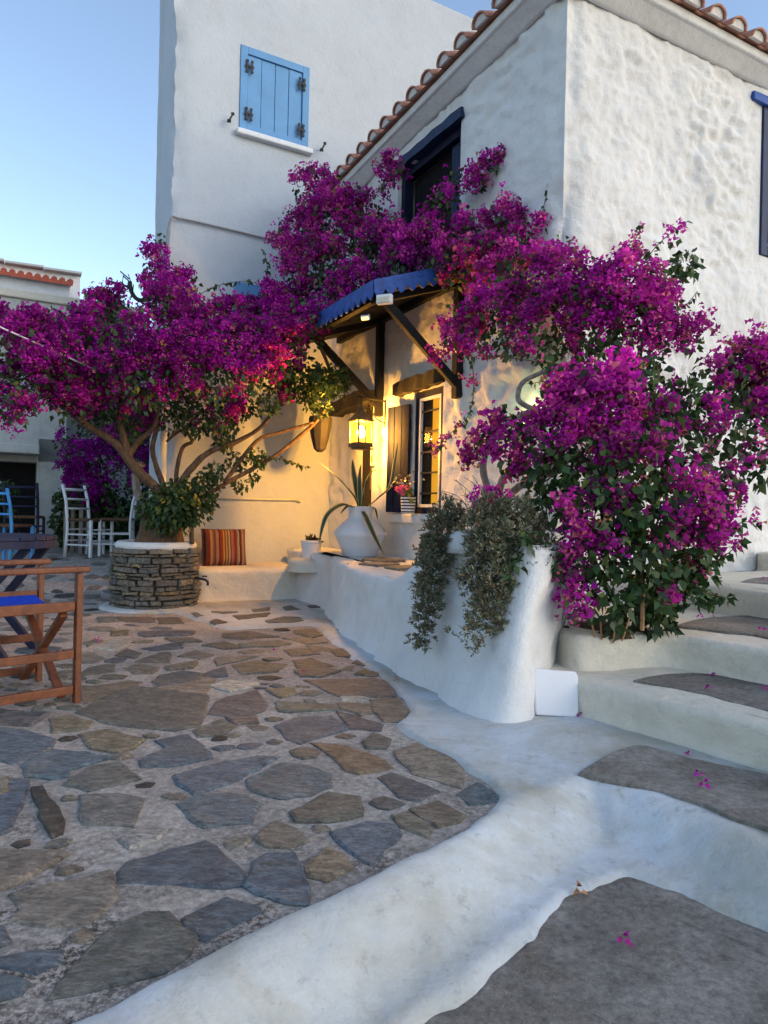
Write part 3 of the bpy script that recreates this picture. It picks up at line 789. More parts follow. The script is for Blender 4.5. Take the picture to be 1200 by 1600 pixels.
# windows, door of the low house
def rough_timber(name, p0, p1, w, h, mat, parent, seed):
    n = 10; p0, p1 = Vector(p0), Vector(p1); d = (p1 - p0).normalized(); x = d.cross(Z).normalized(); y = x.cross(d); R = random.Random(seed)
    vs = []; fs = []
    for i in range(n):
        q = p0 + (p1 - p0) * (i / (n - 1)); k = 1 if 0 < i < n - 1 else .82
        for a, b in ((-1, -1), (1, -1), (1, .2), (.7, 1), (-1, 1)):
            vs.append(q + x * (a * w / 2 * k * R.uniform(.85, 1.1)) + y * (b * h / 2 * k * R.uniform(.78, 1.15)))
    for i in range(n - 1):
        for k in range(5): fs.append((i * 5 + k, i * 5 + (k + 1) % 5, (i + 1) * 5 + (k + 1) % 5, (i + 1) * 5 + k))
    fs += [(4, 3, 2, 1, 0), tuple((n - 1) * 5 + k for k in range(5))]
    return MB().add(vs, fs).build(name, mat, parent)
def hwin_frame(mb, s0, s1, t0, t1, z0, z1, w):
    mb.hbox(s0, s1, t0, t0 + w, z0, z1); mb.hbox(s0, s1, t1 - w, t1, z0, z1); mb.hbox(s0, s1, t0 + w, t1 - w, z0, z0 + w); mb.hbox(s0, s1, t0 + w, t1 - w, z1 - w, z1)
mb = MB(); hwin_frame(mb, .015, .06, LW[0] + .003, LW[1] - .003, LW[2] + .003, LW[3] - .003, .06)
win = mb.build('window', M['navy'], house, bevel=.004)
mb = MB(); hwin_frame(mb, .02, .05, LW[0] + .065, LW[1] - .065, LW[2] + .065, LW[3] - .065, .028); mb.build('window_frame', M['whitepaint'], win)
mb = MB()
for k in range(1, 6):
    z = LW[2] + (LW[3] - LW[2]) * k / 6; mb.hbox(.03, .042, LW[0] + .093, LW[1] - .093, z - .008, z + .008)
mb.build('glazing_bar', M['navy'], win)
mb = MB(); mb.hbox(.044, .047, LW[0] + .09, LW[1] - .09, LW[2] + .09, LW[3] - .09); mb.build('pane', M['glass'], win)
tm = LW[0] + (LW[1] - LW[0]) * .52
mb = MB(); mb.hbox(.062, .066, LW[0] + .02, tm, LW[2] + .03, LW[3] - .04); mb.build('curtain', M['yellowroom'], win)
mb = MB(); mb.hbox(.068, .072, tm - .01, LW[1] - .02, LW[2] + .03, LW[3] - .04); mb.build('dark_curtain', M['oldwood'], win)
rough_timber('lintel', W(.02, LW[0] - .02, LW[3] + .085), W(.0, LW[1] + .34, LW[3] + .07), .16, .14, M['oldwood'], house, 3)
rough_timber('lintel', W(.06, LW[0] - .01, LW[3] + .015), W(.06, LW[1] + .04, LW[3] + .012), .10, .06, M['canopywood'], house, 4)
mb = MB()
p0 = W(-.035, LW[1] + .015, 0); p1 = W(-.09, LW[1] + .36, 0); dv = (p1 - p0).normalized(); nn = dv.cross(Z)
for k in range(3):
    c = p0 + (p1 - p0) * ((k + .5) / 3) + Z * ((LW[2] + LW[3]) / 2 - .05)
    mb.obox(c, dv * ((p1 - p0).length / 6 - .004), nn * .014, Z * ((LW[3] - LW[2]) / 2 - .06))
for z in (LW[2] + .22, LW[3] - .3): mb.obox((p0 + p1) / 2 + nn * .02 + Z * z, dv * .16, nn * .01, Z * .05)
mb.build('shutter', M['navy'], house, bevel=.003)
mb = MB(); mb.hbox(-.06, .08, LW[0] - .02, LW[1] + .40, LW[2] - .10, LW[2] - .004); mb.build('window_sill', M['white'], house, bevel=.02)
# upper window
mb = MB(); hwin_frame(mb, .04, .14, UW[0] + .003, UW[1] - .003, UW[2] + .003, UW[3] - .003, .075); uw = mb.build('window', M['navy'], house, bevel=.004)
tm = (UW[0] + UW[1]) / 2
mb = MB()
for k in range(4): mb.hbox(.10, .115, UW[0] + .09 + k * .05, UW[0] + .135 + k * .05, UW[2] + .08, UW[3] - .08)
mb.build('louvred_leaf', M['deepblue'], uw)
mb = MB(); mb.hbox(.16, .165, UW[0] + .08, UW[1] - .08, UW[2] + .08, UW[3] - .08); mb.build('pane', M['dark'], uw)
rough_timber('lintel', W(.0, UW[0] - .06, UW[3] + .045), W(.0, UW[1] + .15, UW[3] + .04), .12, .10, M['deepblue'], house, 6)
# window on the side wall
mb = MB(); 
def s_frame(mb, t0, t1, s0, s1, z0, z1, w):
    mb.hbox(s0, s0 + w, t0, t1, z0, z1); mb.hbox(s1 - w, s1, t0, t1, z0, z1); mb.hbox(s0 + w, s1 - w, t0, t1, z0, z0 + w); mb.hbox(s0 + w, s1 - w, t0, t1, z1 - w, z1)
s_frame(mb, -.02, .12, SW[0] + .003, SW[1] - .003, SW[2] + .003, SW[3] - .003, .09); sw = mb.build('window', M['deepblue'], house, bevel=.004)
mb = MB(); s_frame(mb, .03, .07, SW[0] + .095, SW[1] - .095, SW[2] + .095, SW[3] - .095, .05); mb.build('window_frame', M['blue'], sw)
mb = MB(); mb.hbox(SW[0] + .1, SW[1] - .1, .055, .06, SW[2] + .1, SW[3] - .1); mb.build('pane', M['dark'], sw)
rough_timber('lintel', W(SW[0] - .16, -.0, SW[3] + .035), W(SW[1] + .16, -.0, SW[3] + .03), .10, .09, M['blue'], house, 8)
# door
door = empty('door', W(.2, (DR[0] + DR[1]) / 2, DR[2])); door.parent = house; door.matrix_parent_inverse = Matrix.Translation(CORN).inverted()
n = 5; w = (DR[1] - DR[0] - .02) / n
for k in range(n):
    MB().hbox(.16 + .004 * (k % 2), .20, DR[0] + .01 + k * w + .003, DR[0] + .01 + (k + 1) * w - .003, DR[2], DR[3] - .01).build('plank', M['oldwood'], door, bevel=.003)
MB().hbox(.13, .155, (DR[0] + DR[1]) / 2 - .015, (DR[0] + DR[1]) / 2 + .015, 1.25, 1.75).build('door_handle', M['brass'], door, bevel=.005)
rough_timber('lintel', W(-.04, DR[0] - .05, DR[3] + .04), W(-.06, DR[1] + .34, DR[3] - .02), .22, .15, M['oldwood'], house, 12)

# ================================================================== tall house
tall = empty('tall_house', W(-1, TL, 0), label='tall grey-white house with a pale blue shuttered window', cat='house')
SL0 = face2(266, 300)[0]; TOPZ = face2(712, 14)[1] - .1
tw0, twz1 = face2(376, 72, .0); tw1 = face2(484, 105)[0]; twz0 = face2(374, 198)[1]; 
tz_top = face2(430, 88)[1]; tz_bot = face2(428, 219)[1]
TW = (tw0, tw1, tz_bot, tz_top)
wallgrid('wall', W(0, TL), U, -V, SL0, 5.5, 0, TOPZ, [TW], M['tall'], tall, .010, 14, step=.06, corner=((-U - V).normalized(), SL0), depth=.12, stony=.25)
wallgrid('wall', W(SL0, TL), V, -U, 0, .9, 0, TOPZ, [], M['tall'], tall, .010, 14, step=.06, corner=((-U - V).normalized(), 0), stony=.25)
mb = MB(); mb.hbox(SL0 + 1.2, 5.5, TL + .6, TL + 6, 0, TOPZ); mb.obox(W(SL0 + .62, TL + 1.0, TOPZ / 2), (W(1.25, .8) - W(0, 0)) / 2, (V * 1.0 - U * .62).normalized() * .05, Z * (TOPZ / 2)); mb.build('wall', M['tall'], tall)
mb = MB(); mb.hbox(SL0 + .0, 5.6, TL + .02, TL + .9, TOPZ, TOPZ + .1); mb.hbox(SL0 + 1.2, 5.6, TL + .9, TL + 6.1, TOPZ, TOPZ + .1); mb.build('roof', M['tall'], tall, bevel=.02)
sho = empty('shuttered_window', W(TW[0], TL, TW[2])); sho.parent = tall; sho.matrix_parent_inverse = Matrix.Translation(W(-1, TL, 0)).inverted()
mb = MB(); s_frame(mb, TL - .015, TL + .1, TW[0] + .003, TW[1] - .003, TW[2] + .003, TW[3] - .003, .085); mb.build('window_frame', M['shutter'], sho, bevel=.004)
pw = (TW[1] - TW[0] - .18) / 4
for k in range(4):
    MB().hbox(TW[0] + .09 + k * pw + .003, TW[0] + .09 + (k + 1) * pw - .003, TL + .005 + .004 * (k in (1, 2)), TL + .05, TW[2] + .09, TW[3] - .09).build('shutter_board', M['shutter'], sho, bevel=.003)
hm = MB()
for sg in (-1, 1):
    hm.beam((sg * .028, 0, -.075), (sg * .028, 0, .075), .02, .012, (0, 1, 0)); hm.box((sg * .028, 0, 0), (.045, .014, .03)); hm.box((sg * .028, 0, .06), (.032, .014, .018)); hm.box((sg * .028, 0, -.06), (.032, .014, .018))
hm.beam((-.03, 0, 0), (.03, 0, 0), .02, .016)
hme = hm.mesh('hinge')
for s in (TW[0] + .105, TW[1] - .105):
    for z in (TW[2] + .2, TW[3] - .24):
        o = bpy.data.objects.new('hinge', hme); COL.objects.link(o)
        if not hme.materials: hme.materials.append(M['iron'])
        o.parent = sho; q = W(s, TL - .03, z) - W(TW[0], TL, TW[2]); o.location = q; o.rotation_euler = (0, 0, ANG)
MB().hbox(TW[0] - .04, TW[1] + .04, TL - .08, TL + .06, TW[2] - .07, TW[2] - .003).build('window_sill', M['whitepaint'], tall, bevel=.015)
for a, b in ((357, 190), (500, 235)):
    s, z = face2(a, b); mb = MB(); mb.tube([W(s, TL + .02, z), W(s, TL - .10, z)], .008, 6); mb.beam(W(s - .02, TL - .10, z - .04), W(s + .02, TL - .10, z + .04), .018, .02); mb.box(W(s - .02, TL - .10, z - .045), (.04, .02, .03)); mb.box(W(s + .02, TL - .10, z + .045), (.035, .02, .025))
    mb.build('shutter_catch', M['iron'], tall)
pts = [W(face2(a, b, .03)[0], TL - .03, face2(a, b, .03)[1]) for a, b in ((258, 420), (262, 365), (268, 340), (280, 341), (330, 352), (405, 370), (460, 385))]
MB().tube(smoothpath(pts, 5), .012, 6).build('conduit', M['pipe'], tall, smooth=True)
pts = [W(face2(a, b, .03)[0], TL - .03, face2(a, b, .03)[1]) for a, b in ((330, 778), (400, 780), (467, 781))]
mb = MB().tube(pts, .014, 6); mb.box(pts[-1], (.04, .04, .05)); mb.build('conduit', M['warm'], tall, smooth=True)
pts = [W(SL0 - .03, TL - .06, z) for z in (.2, 1, 2.2, 3.0)]
MB().tube(pts, .045, 10).build('downpipe', M['whitepaint'], tall, smooth=True)
s0, z0 = face2(366, 440); s1, z1 = face2(412, 460)
MB().hbox(s0, s1, TL - .03, TL + .02, z1 - .5, z0).build('small_shutter', M['shutter'], tall, bevel=.004)
# ================================================================== canopy over the door
CW, CT0, CT1, CZF, CZW = .95, 1.12, 3.80, 2.80, 3.12
canopy = empty('door_canopy', W(0, 2.4, CZF), label='blue canopy with scalloped edge on dark wooden brackets above the door', cat='canopy')
sl = (CZW - CZF) / CW
nb = 9
for k in range(nb):
    a, b = CT0 + (CT1 - CT0) * k / nb, CT0 + (CT1 - CT0) * (k + 1) / nb
    MB().obox((W(-CW, (a + b) / 2, CZF) + W(0, (a + b) / 2, CZW)) / 2 + Z * .0, (W(0, 0, CZW) - W(-CW, 0, CZF)) / 2, V * ((b - a) / 2 - .003), Vector((0, 0, .012))).build('roof_board', M['canopywood'], canopy)
def valance(p0, p1, drop, nsc, mat, name):
    d = (p1 - p0); L = d.length; d.normalize(); nn = d.cross(Z).normalized() * .006; vs = []; fs = []; n = nsc * 8
    for i in range(n + 1):
        f = i / n; q = p0 + (p1 - p0) * f; lo = drop * (.62 + .38 * abs(math.sin(math.pi * f * nsc)))
        for sg in (-1, 1): vs += [q + nn * sg, q + nn * sg - Z * lo]
    for i in range(n):
        b = i * 4; c = b + 4
        fs += [(b, b + 1, c + 1, c), (b + 2, c + 2, c + 3, b + 3), (b + 1, b + 3, c + 3, c + 1), (b, c, c + 2, b + 2)]
    return MB().add(vs, fs).build(name, mat, canopy)
valance(W(-CW - .012, CT0 - .02, CZF + .06), W(-CW - .012, CT1, CZF + .06), .15, 24, M['blue'], 'valance')
valance(W(-CW - .012, CT0 - .022, CZF + .06), W(-.04, CT0 - .022, CZW + .06), .15, 9, M['blue'], 'valance')
mb = MB(); mb.obox((W(-CW, (CT0 + CT1) / 2, CZF) + W(0, (CT0 + CT1) / 2, CZW)) / 2 + Z * .035, (W(0, 0, CZW) - W(-CW - .03, 0, CZF - .01)) / 2, V * ((CT1 - CT0) / 2 + .03), Vector((0, 0, .012))); mb.build('cover_sheet', M['blue'], canopy)
mb = MB(); mb.beam(W(-CW + .10, CT0, CZF - .02), W(-CW + .10, CT1, CZF - .02), .06, .07); mb.build('eave_beam', M['canopywood'], canopy, bevel=.004)
for t in (1.25, 2.72):
    mb = MB(); mb.beam(W(-.035, t, 2.02), W(-.035, t, 3.02), .07, .085, tuple(V)); mb.build('wall_post', M['canopywood'], canopy, bevel=.006)
    mb = MB(); mb.beam(W(-.02, t, 2.12), W(-CW + .16, t, CZF - .03), .055, .075); mb.build('brace', M['canopywood'], canopy, bevel=.006)
    mb = MB(); mb.beam(W(-.0, t, CZW - .07), W(-CW + .05, t, CZF - .06), .06, .06); mb.build('rafter', M['canopywood'], canopy, bevel=.006)
mb = MB(); mb.beam(W(-.03, CT0, CZW - .06), W(-.03, CT1, CZW - .06), .06, .08); mb.build('wall_plate', M['canopywood'], canopy, bevel=.004)

def solar_light(px, py, d, label, lit=False, rz=0.0, ry=0.0):
    o = empty('solar_light', at(px, py, d), label=label, cat='light', group='small lights on the canopy'); o.rotation_euler = (ry, 0, ANG + rz)
    MB().box((0, 0, 0), (.13, .05, .075)).build('housing', M['pot'], o, world=False, bevel=.008)
    MB().box((0, .012, .041), (.11, .055, .006)).build('solar_panel', M['dark'], o, world=False)
    MB().box((0, -.027, -.008), (.11, .006, .045)).build('lens', M['lampglass'] if lit else M['cream'], o, world=False, bevel=.002)
solar_light(601, 468, 5.5, 'white solar light fixed to the corner of the blue canopy', rz=-.9)
solar_light(571, 496, 5.62, 'small lit lamp tucked under the canopy edge', True, rz=-.9, ry=.6); bpy.data.objects['solar_light.001'].scale = (.55, .55, .55)
o = empty('wooden_slat', at(500, 623, 7.0), label='pale tilted slat lit by the lantern among the vine leaves', cat='slat')
MB().beam((-.08, 0, .09), (.07, 0, -.07), .03, .04).build('slat', M['cream'], o, world=False, bevel=.004)

# ================================================================== lantern
LP = at(564, 676, 7.05)
lan = empty('wall_lantern', LP, label='lit glass lantern hanging from a wall bracket beside the door', cat='lantern')
hw, hh = .082, .115
mb = MB()
for a in (-1, 1):
    for b in (-1, 1): mb.beam((a * hw, b * hw, -hh), (a * hw, b * hw, hh), .014, .014)
for z in (-hh, hh):
    for a in (-1, 1): mb.beam((a * hw, -hw, z), (a * hw, hw, z), .018, .018); mb.beam((-hw, a * hw, z), (hw, a * hw, z), .018, .018)
for a in (-1, 1): mb.beam((0, a * hw, -hh), (0, a * hw, hh), .008, .008); mb.beam((a * hw, 0, -hh), (a * hw, 0, hh), .008, .008)
fr = mb.build('frame', M['brass'], lan, world=False); 
mb = MB(); mb.add([(-.105, -.105, hh), (.105, -.105, hh), (.105, .105, hh), (-.105, .105, hh), (-.04, -.04, hh + .09), (.04, -.04, hh + .09), (.04, .04, hh + .09), (-.04, .04, hh + .09)], [(3, 2, 1, 0), (4, 5, 6, 7), (0, 1, 5, 4), (1, 2, 6, 5), (2, 3, 7, 6), (3, 0, 4, 7)])
mb.lathe([(.04, 0), (.045, .03), (.02, .05), (.012, .09)], (0, 0, hh + .088), 12); mb.build('roof', M['brass'], lan, world=False)
mb = MB(); mb.box((0, 0, -hh - .02), (.185, .185, .03)); mb.box((0, 0, -hh - .045), (.14, .14, .03)); mb.build('base', M['brass'], lan, world=False, bevel=.005)
lan.rotation_euler = (0, 0, ANG + .12)
gp = NT('lantern_glass'); _t = gp.n('BsdfTransparent'); _t.inputs[0].default_value = (1, .9, .65, 1); _e = gp.n('Emission'); _e.inputs[0].default_value = (1, .50, .05, 1); _e.inputs[1].default_value = .35
_a = gp.n('AddShader'); gp.l(_t.outputs[0], _a.inputs[0]); gp.l(_e.outputs[0], _a.inputs[1]); gp.l(_a.outputs[0], gp.t.nodes['Material Output'].inputs[0]); M['lglass'] = gp.m
for a in range(4):
    o = MB().box((0, hw - .004, 0), (2 * hw - .016, .003, 2 * hh - .02)).build('glass_pane', M['lglass'], lan, world=False); o.rotation_euler = (0, 0, a * math.pi / 2)
MB().lathe([(.004, -.055), (.03, -.04), (.042, 0), (.03, .04), (.012, .07)], (0, 0, 0), 14).build('bulb', M['lampglow'], lan, world=False, smooth=True)
br0 = fac(600, 637); bw = W(-.02, br0[0] - .05, br0[1])
top = LP + Z * (hh + .22)
mb = MB(); mb.tube([W(-.01, st(bw)[1], top.z + .03), W(st(top)[0] - .05, st(top)[1], top.z + .03)], .009, 6); mb.tube([W(-.012, st(bw)[1], top.z + .05), W(-.012, st(bw)[1], top.z - .3)], .009, 6)
q0 = W(-.012, st(bw)[1], top.z - .2); q1 = top + Z * .03
mb.tube(smoothpath([q0, (q0 * .6 + q1 * .4) - Z * .05, q1 * .75 + q0 * .25], 5), .007, 6)
mb.tube([top + Z * .03, LP + Z * (hh + .12)], .006, 6); mb.build('bracket', M['iron'], lan, smooth=True)
for o in [c for c in lan.children if c.name.startswith('bracket')]:
    o.matrix_parent_inverse = (Matrix.Translation(LP) @ Matrix.Rotation(ANG + .12, 4, 'Z')).inverted()
pl = bpy.data.lights.new('lantern_light', 'POINT'); pl.energy = 540; pl.color = (1, .53, .13); pl.shadow_soft_size = .05
po = bpy.data.objects.new('lantern_light', pl); COL.objects.link(po); po.parent = lan; po.location = (0, 0, 0)

# lamp behind the right-hand branches
bl_t, bl_z = fac(838, 648); 
bl = empty('wall_lamp', W(-.0, bl_t, bl_z), label='lit greenish wall lamp half hidden by branches near the house corner', cat='lamp')
MB().hbox(-.05, .01, bl_t - .05, bl_t + .05, bl_z - .10, bl_z).build('housing', M['pot'], bl, bevel=.01)
MB().hbox(-.09, -.05, bl_t - .045, bl_t + .045, bl_z - .08, bl_z + .0).build('lens', M['greenlamp'], bl, bevel=.01)
pl = bpy.data.lights.new('wall_lamp_light', 'POINT'); pl.energy = 1.3; pl.color = (.86, 1, .42); pl.shadow_soft_size = .04
po = bpy.data.objects.new('wall_lamp_light', pl); COL.objects.link(po); po.parent = bl; po.matrix_parent_inverse = Matrix.Translation(W(0, bl_t, bl_z)).inverted(); po.location = W(-.13, bl_t, bl_z + .02)

# little things on the wall beside the door
t0, z0 = fac(586, 712)
s = empty('wall_plaque', W(-.02, t0, z0), label='small cream plaque with an orange emblem on the wall under the lantern', cat='plaque')
MB().hbox(-.035, .0, t0 - .045, t0 + .045, z0 - .11, z0 + .10).build('board', M['cream'], s, bevel=.004)
M['orange'] = simple('orange_paint', (.55, .10, .02)); MB().hbox(-.042, -.034, t0 - .02, t0 + .02, z0 - .07, z0 + .0).build('emblem', M['orange'], s, bevel=.004)
MB().hbox(-.042, -.034, t0 - .035, t0 + .035, z0 + .06, z0 + .08).build('slot', M['iron'], s)
hp = at(500, 678, 7.6)
o = empty('hanging_jar', hp, label='dark grey clay jar hung on the lamp-lit wall under the vine', cat='jar')
mb = MB(); mb.lathe([(.03, -.20), (.065, -.17), (.10, -.05), (.125, .08), (.13, .16), (.12, .19), (.105, .18), (.10, .1)], (0, 0, 0), 9); mb.build('jar_body', M['clay'], o, world=False)
MB().tube([(0, 0, .18), (0, .05, .3), (.02, .25, .42)], .006, 5).build('hanger', M['iron'], o, world=False)

# ================================================================== pots
def put(name, px, py, d, label, cat, z=None):
    p = at(px, py, d)
    if z is not None: p.z = z
    return empty(name, p, label=label, cat=cat), p
UR = at(562, 868, 6.95); UR.z = .552
urn = MB().lathe([(.155, 0), (.17, .01), (.205, .10), (.25, .19), (.265, .225), (.255, .25), (.20, .32), (.145, .365), (.125, .385), (.12, .44), (.135, .485), (.14, .495), (.12, .50), (.105, .47), (.10, .40)], UR, 48).build('urn', M['pot'], None, smooth=True)
tag(urn, 'large white bellied urn holding the agave on the terrace', 'urn')
def strap(mb_v, mb_f, col, pts, w, c_mid, c_edge, up):
    pts = smoothpath(pts, 7); n = len(pts); b = len(mb_v)
    for i, p in enumerate(pts):
        f = i / (n - 1); ww = w * (min(1, .55 + f * 1.6) if f < .3 else max(.0, 1 - ((f - .3) / .7) ** 2.2)) / 2 + .001
        d = (pts[min(i + 1, n - 1)] - pts[max(i - 1, 0)]).normalized(); x = d.cross(up).normalized(); y = x.cross(d)
        for k, (a, c) in enumerate(((-1, c_edge), (-.72, c_edge), (-.66, c_mid), (0, c_mid), (.66, c_mid), (.72, c_edge), (1, c_edge))):
            mb_v.append(tuple(p + x * (a * ww) + y * (abs(a) * ww * .45))); col.append(c)
    for i in range(n - 1):
        for k in range(6): mb_f.append((b + i * 7 + k, b + i * 7 + k + 1, b + (i + 1) * 7 + k + 1, b + (i + 1) * 7 + k))
ag = empty('agave', UR + Z * .47, label='spiky variegated agave with long arching leaves in the white urn', cat='plant')
D = 6.95
for i, (pp, w) in enumerate([
    ([(562, 796, 0), (552, 775, 0), (525, 745, -.05), (500, 724, -.1)], .035),
    ([(562, 796, 0), (556, 760, .05), (552, 735, .1), (551, 718, .1)], .06),
    ([(563, 796, 0), (562, 770, .0), (562, 745, .0), (564, 725, 0)], .05),
    ([(566, 796, 0), (572, 760, -.1), (582, 738, -.2), (597, 733, -.25)], .06),
    ([(568, 798, 0), (590, 780, -.1), (610, 760, -.15), (617, 720, -.15), (622, 690, -.15)], .045),
    ([(558, 796, -.05), (535, 790, -.2), (510, 808, -.3), (498, 850, -.35)], .07),
    ([(566, 798, -.1), (573, 812, -.25), (588, 845, -.32), (600, 868, -.3)], .055),
    ([(560, 797, -.05), (545, 791, -.15), (532, 803, -.2)], .04),
    ([(568, 797, .05), (585, 795, .05), (590, 812, .0)], .03)]):
    v, f, c = [], [], []
    strap(v, f, c, [at(a, b, D + dd) for a, b, dd in pp], w, (.035, .065, .045), (.42, .40, .16), Vector((0, -.5, 1)))
    me = bpy.data.meshes.new('leaf'); me.from_pydata(v, [], f); me.update()
    a = me.color_attributes.new('Col', 'FLOAT_COLOR', 'POINT'); a.data.foreach_set('color', np.array([[*q, 1] for q in c], np.float32).ravel())
    link('leaf', me, M['leaf'], ag, smooth=True)

PT = Vector((pc.x, pc.y, .475))
p_ = MB().lathe([(.085, 0), (.09, .01), (.112, .17), (.118, .175), (.118, .2), (.105, .2), (.10, .17)], PT, 32).build('flower_pot', M['pot'], None, smooth=False, bevel=.003)
tag(p_, 'small white flower pot on the round ledge at the bench end', 'pot')
sp = fac(652, 795)
SP = W(-.03 - .08, fac(653, 790)[0], LW[2])
M['stripe'] = None
def stripes():
    n = NT('striped_glaze'); s = n.n('SeparateXYZ'); n.l(n.tc, s.inputs[0])
    c = n.ramp(n.math('FRACT', n.math('MULTIPLY', s.outputs[2], 34.)), [(.45, (.02, .02, .03)), (.5, (.75, .75, .76))]); return n.done(c, None, .45)
M['stripe'] = stripes()
o = MB().lathe([(.062, 0), (.066, .01), (.075, .17), (.068, .17), (.065, .14)], SP, 28).build('striped_pot', M['stripe'], None, smooth=False)
tag(o, 'small black and white striped pot on the window sill', 'pot')

# cushion
cp = W(0, 0, 0)
def cushion_mat():
    n = NT('striped_rag_weave'); w = n.n('TexWhiteNoise', noise_dimensions='1D'); s = n.n('SeparateXYZ'); n.l(n.tc, s.inputs[0])
    wob = n.math('ADD', n.math('MULTIPLY', s.outputs[0], 66.), n.math('MULTIPLY', n.noise(9, 3), 1.1))
    n.l(n.math('FLOOR', wob), w.inputs['W'])
    c = n.ramp(w.outputs['Value'], [(0, (.20, .03, .02)), (.14, (.30, .21, .06)), (.28, (.05, .02, .015)), (.42, (.22, .13, .09)), (.56, (.17, .025, .025)), (.68, (.30, .25, .15)), (.8, (.12, .06, .035)), (.92, (.25, .085, .06))])
    c.node.color_ramp.interpolation = 'CONSTANT'
    nb = n.bump(n.math('FRACT', wob), .5, .004); nb = n.bump(n.noise(140, 3), .7, .004, nb)
    return n.done(c, nb, .95, .1)
M['rag'] = cushion_mat()
cb = W(*[0, 0, 0]); q = at(349, 889, 7.62)
N = 18; vs = []; fs = []
for sgn in (-1, 1):
    for j in range(N + 1):
        for i in range(N + 1):
            a, b = i / N * 2 - 1, j / N * 2 - 1; th = .075 * ((1 - a ** 4) * (1 - b ** 4)) ** .6 + .006
            vs.append((a * .245 * (1 - .03 * (1 - b * b)), sgn * th, b * .21 * (1 - .04 * (1 - a * a)) + .012 * random.uniform(-.3, .3)))
for h in range(2):
    for j in range(N):
        for i in range(N):
            b = h * (N + 1) ** 2 + j * (N + 1) + i; f = (b, b + 1, b + N + 2, b + N + 1); fs.append(f if h == 0 else f[::-1])
def ring():
    r = [(0, i) for i in range(N)] + [(j, N) for j in range(N)] + [(N, i) for i in range(N, 0, -1)] + [(j, 0) for j in range(N, 0, -1)]
    return [j * (N + 1) + i for j, i in r]
r_ = ring(); o2 = (N + 1) ** 2
for k in range(len(r_)): a, b = r_[k], r_[(k + 1) % len(r_)]; fs.append((b, a, a + o2, b + o2))
o = MB().add(vs, fs).build('cushion', M['rag'], None, smooth=True)
o.location = (q.x, q.y, .36 + .21); o.rotation_euler = (math.radians(-14), 0, ANG - .06)
tag(o, 'striped woven rag cushion leaning on the wall above the bench', 'cushion')

# white slab leaning by the steps
q = Vector((*xy(870, 1124), 0))
pts = [(-.108, 0), (.09, -.005), (.108, .02), (.112, .19), (.10, .215), (-.11, .222), (-.118, .21), (-.113, .03)]
mb = MB(); n = len(pts); mb.add([(a, -.014, b) for a, b in pts] + [(a, .014, b) for a, b in pts], [tuple(range(n)), tuple(range(2 * n - 1, n - 1, -1))] + [(k, n + k, n + (k + 1) % n, (k + 1) % n) for k in range(n)])
o = mb.build('white_slab', M['pot'], None, bevel=.008); o.location = (q.x, q.y, .018); o.rotation_euler = (math.radians(-14), math.radians(2), .10)
tag(o, 'white painted stone slab leaning against the bottom step', 'slab')

# ================================================================== stone planter
PC = Vector((-2.28, 6.95, 0)); PR = .43; PH = .60
pl_ = empty('stone_planter', PC, label='round dry-stone planter with a white rim around the bougainvillea trunk', cat='planter')
MB().lathe([(PR - .05, -.02), (PR - .05, PH - .01)], PC, 40).build('core', M['soil'], pl_)
zc = .015; R = random.Random(3); ci = 0
while zc < PH - .02:
    h = min(R.uniform(.032, .068), PH - zc); a = R.uniform(0, 1)
    a_end = a + 2 * math.pi
    while a < a_end - .05:
        w_ = min(R.uniform(.09, .27) / PR, a_end - a)
        if a_end - a - w_ < .1: w_ = a_end - a
        vs = []
        def pt(ang, r, z): return (PC.x + r * math.cos(ang), PC.y + r * math.sin(ang), z)
        a0, a1 = a + .008, a + w_ - .008; am = (a0 + a1) / 2; j = lambda k=.010: R.uniform(-k, k); rr = PR + R.uniform(-.022, .018)
        hh2 = h - .006
        z0, z1 = zc + .002, zc + hh2
        cs = [(a0 + R.uniform(0, .03), z0 + j()), (am + j(.05), z0 + j(.008)), (a1 - R.uniform(0, .03), z0 + j()), (a1 - R.uniform(0, .04), z1 + j()), (am + j(.05), z1 + j(.008)), (a0 + R.uniform(0, .04), z1 + j())]
        zm = (z0 + z1) / 2
        for ang, z in cs: vs.append(pt(ang, PR - .09, z))
        for ang, z in cs: vs.append(pt(ang, rr - .012, z))
        for ang, z in cs: vs.append(pt(am + (ang - am) * .88, rr + j(.004), zm + (z - zm) * .72))
        fs = [(5, 4, 3, 2, 1, 0), (12, 13, 16, 17), (13, 14, 15, 16)]
        for k in range(6):
            fs += [(k, (k + 1) % 6, 6 + (k + 1) % 6, 6 + k), (6 + k, 6 + (k + 1) % 6, 12 + (k + 1) % 6, 12 + k)]
        me = bpy.data.meshes.new('stone'); me.from_pydata(vs, [], fs); me.update()
        c = np.array(R.choice([(.20, .19, .165), (.24, .215, .175), (.17, .17, .16), (.26, .23, .19), (.15, .15, .145), (.29, .24, .16), (.19, .17, .14)])) * R.uniform(.8, 1.15)
        at_ = me.color_attributes.new('Col', 'FLOAT_COLOR', 'POINT'); at_.data.foreach_set('color', np.tile(np.array([*c, 1], np.float32), len(vs)))
        link('stone', me, M['walling'], pl_); a += w_; ci += 1
    zc += h
rim = MB().lathe([(.37, PH - .03), (.39, PH), (.385, PH + .035), (.365, PH + .055), (.335, PH + .05), (.325, PH + .01), (.32, PH - .03)], PC, 48)
rim = MB().lathe([(.37, PH - .03), (.392, PH), (.388, PH + .035), (.365, PH + .058), (.335, PH + .05), (.325, PH + .012), (.01, PH + .03)], PC, 48).build('rim', M['white'], pl_, smooth=True)
MB().lathe([(.328, PH + .015), (.2, PH + .045), (.02, PH + .06)], PC, 40).build('soil', M['soil'], pl_, smooth=True)
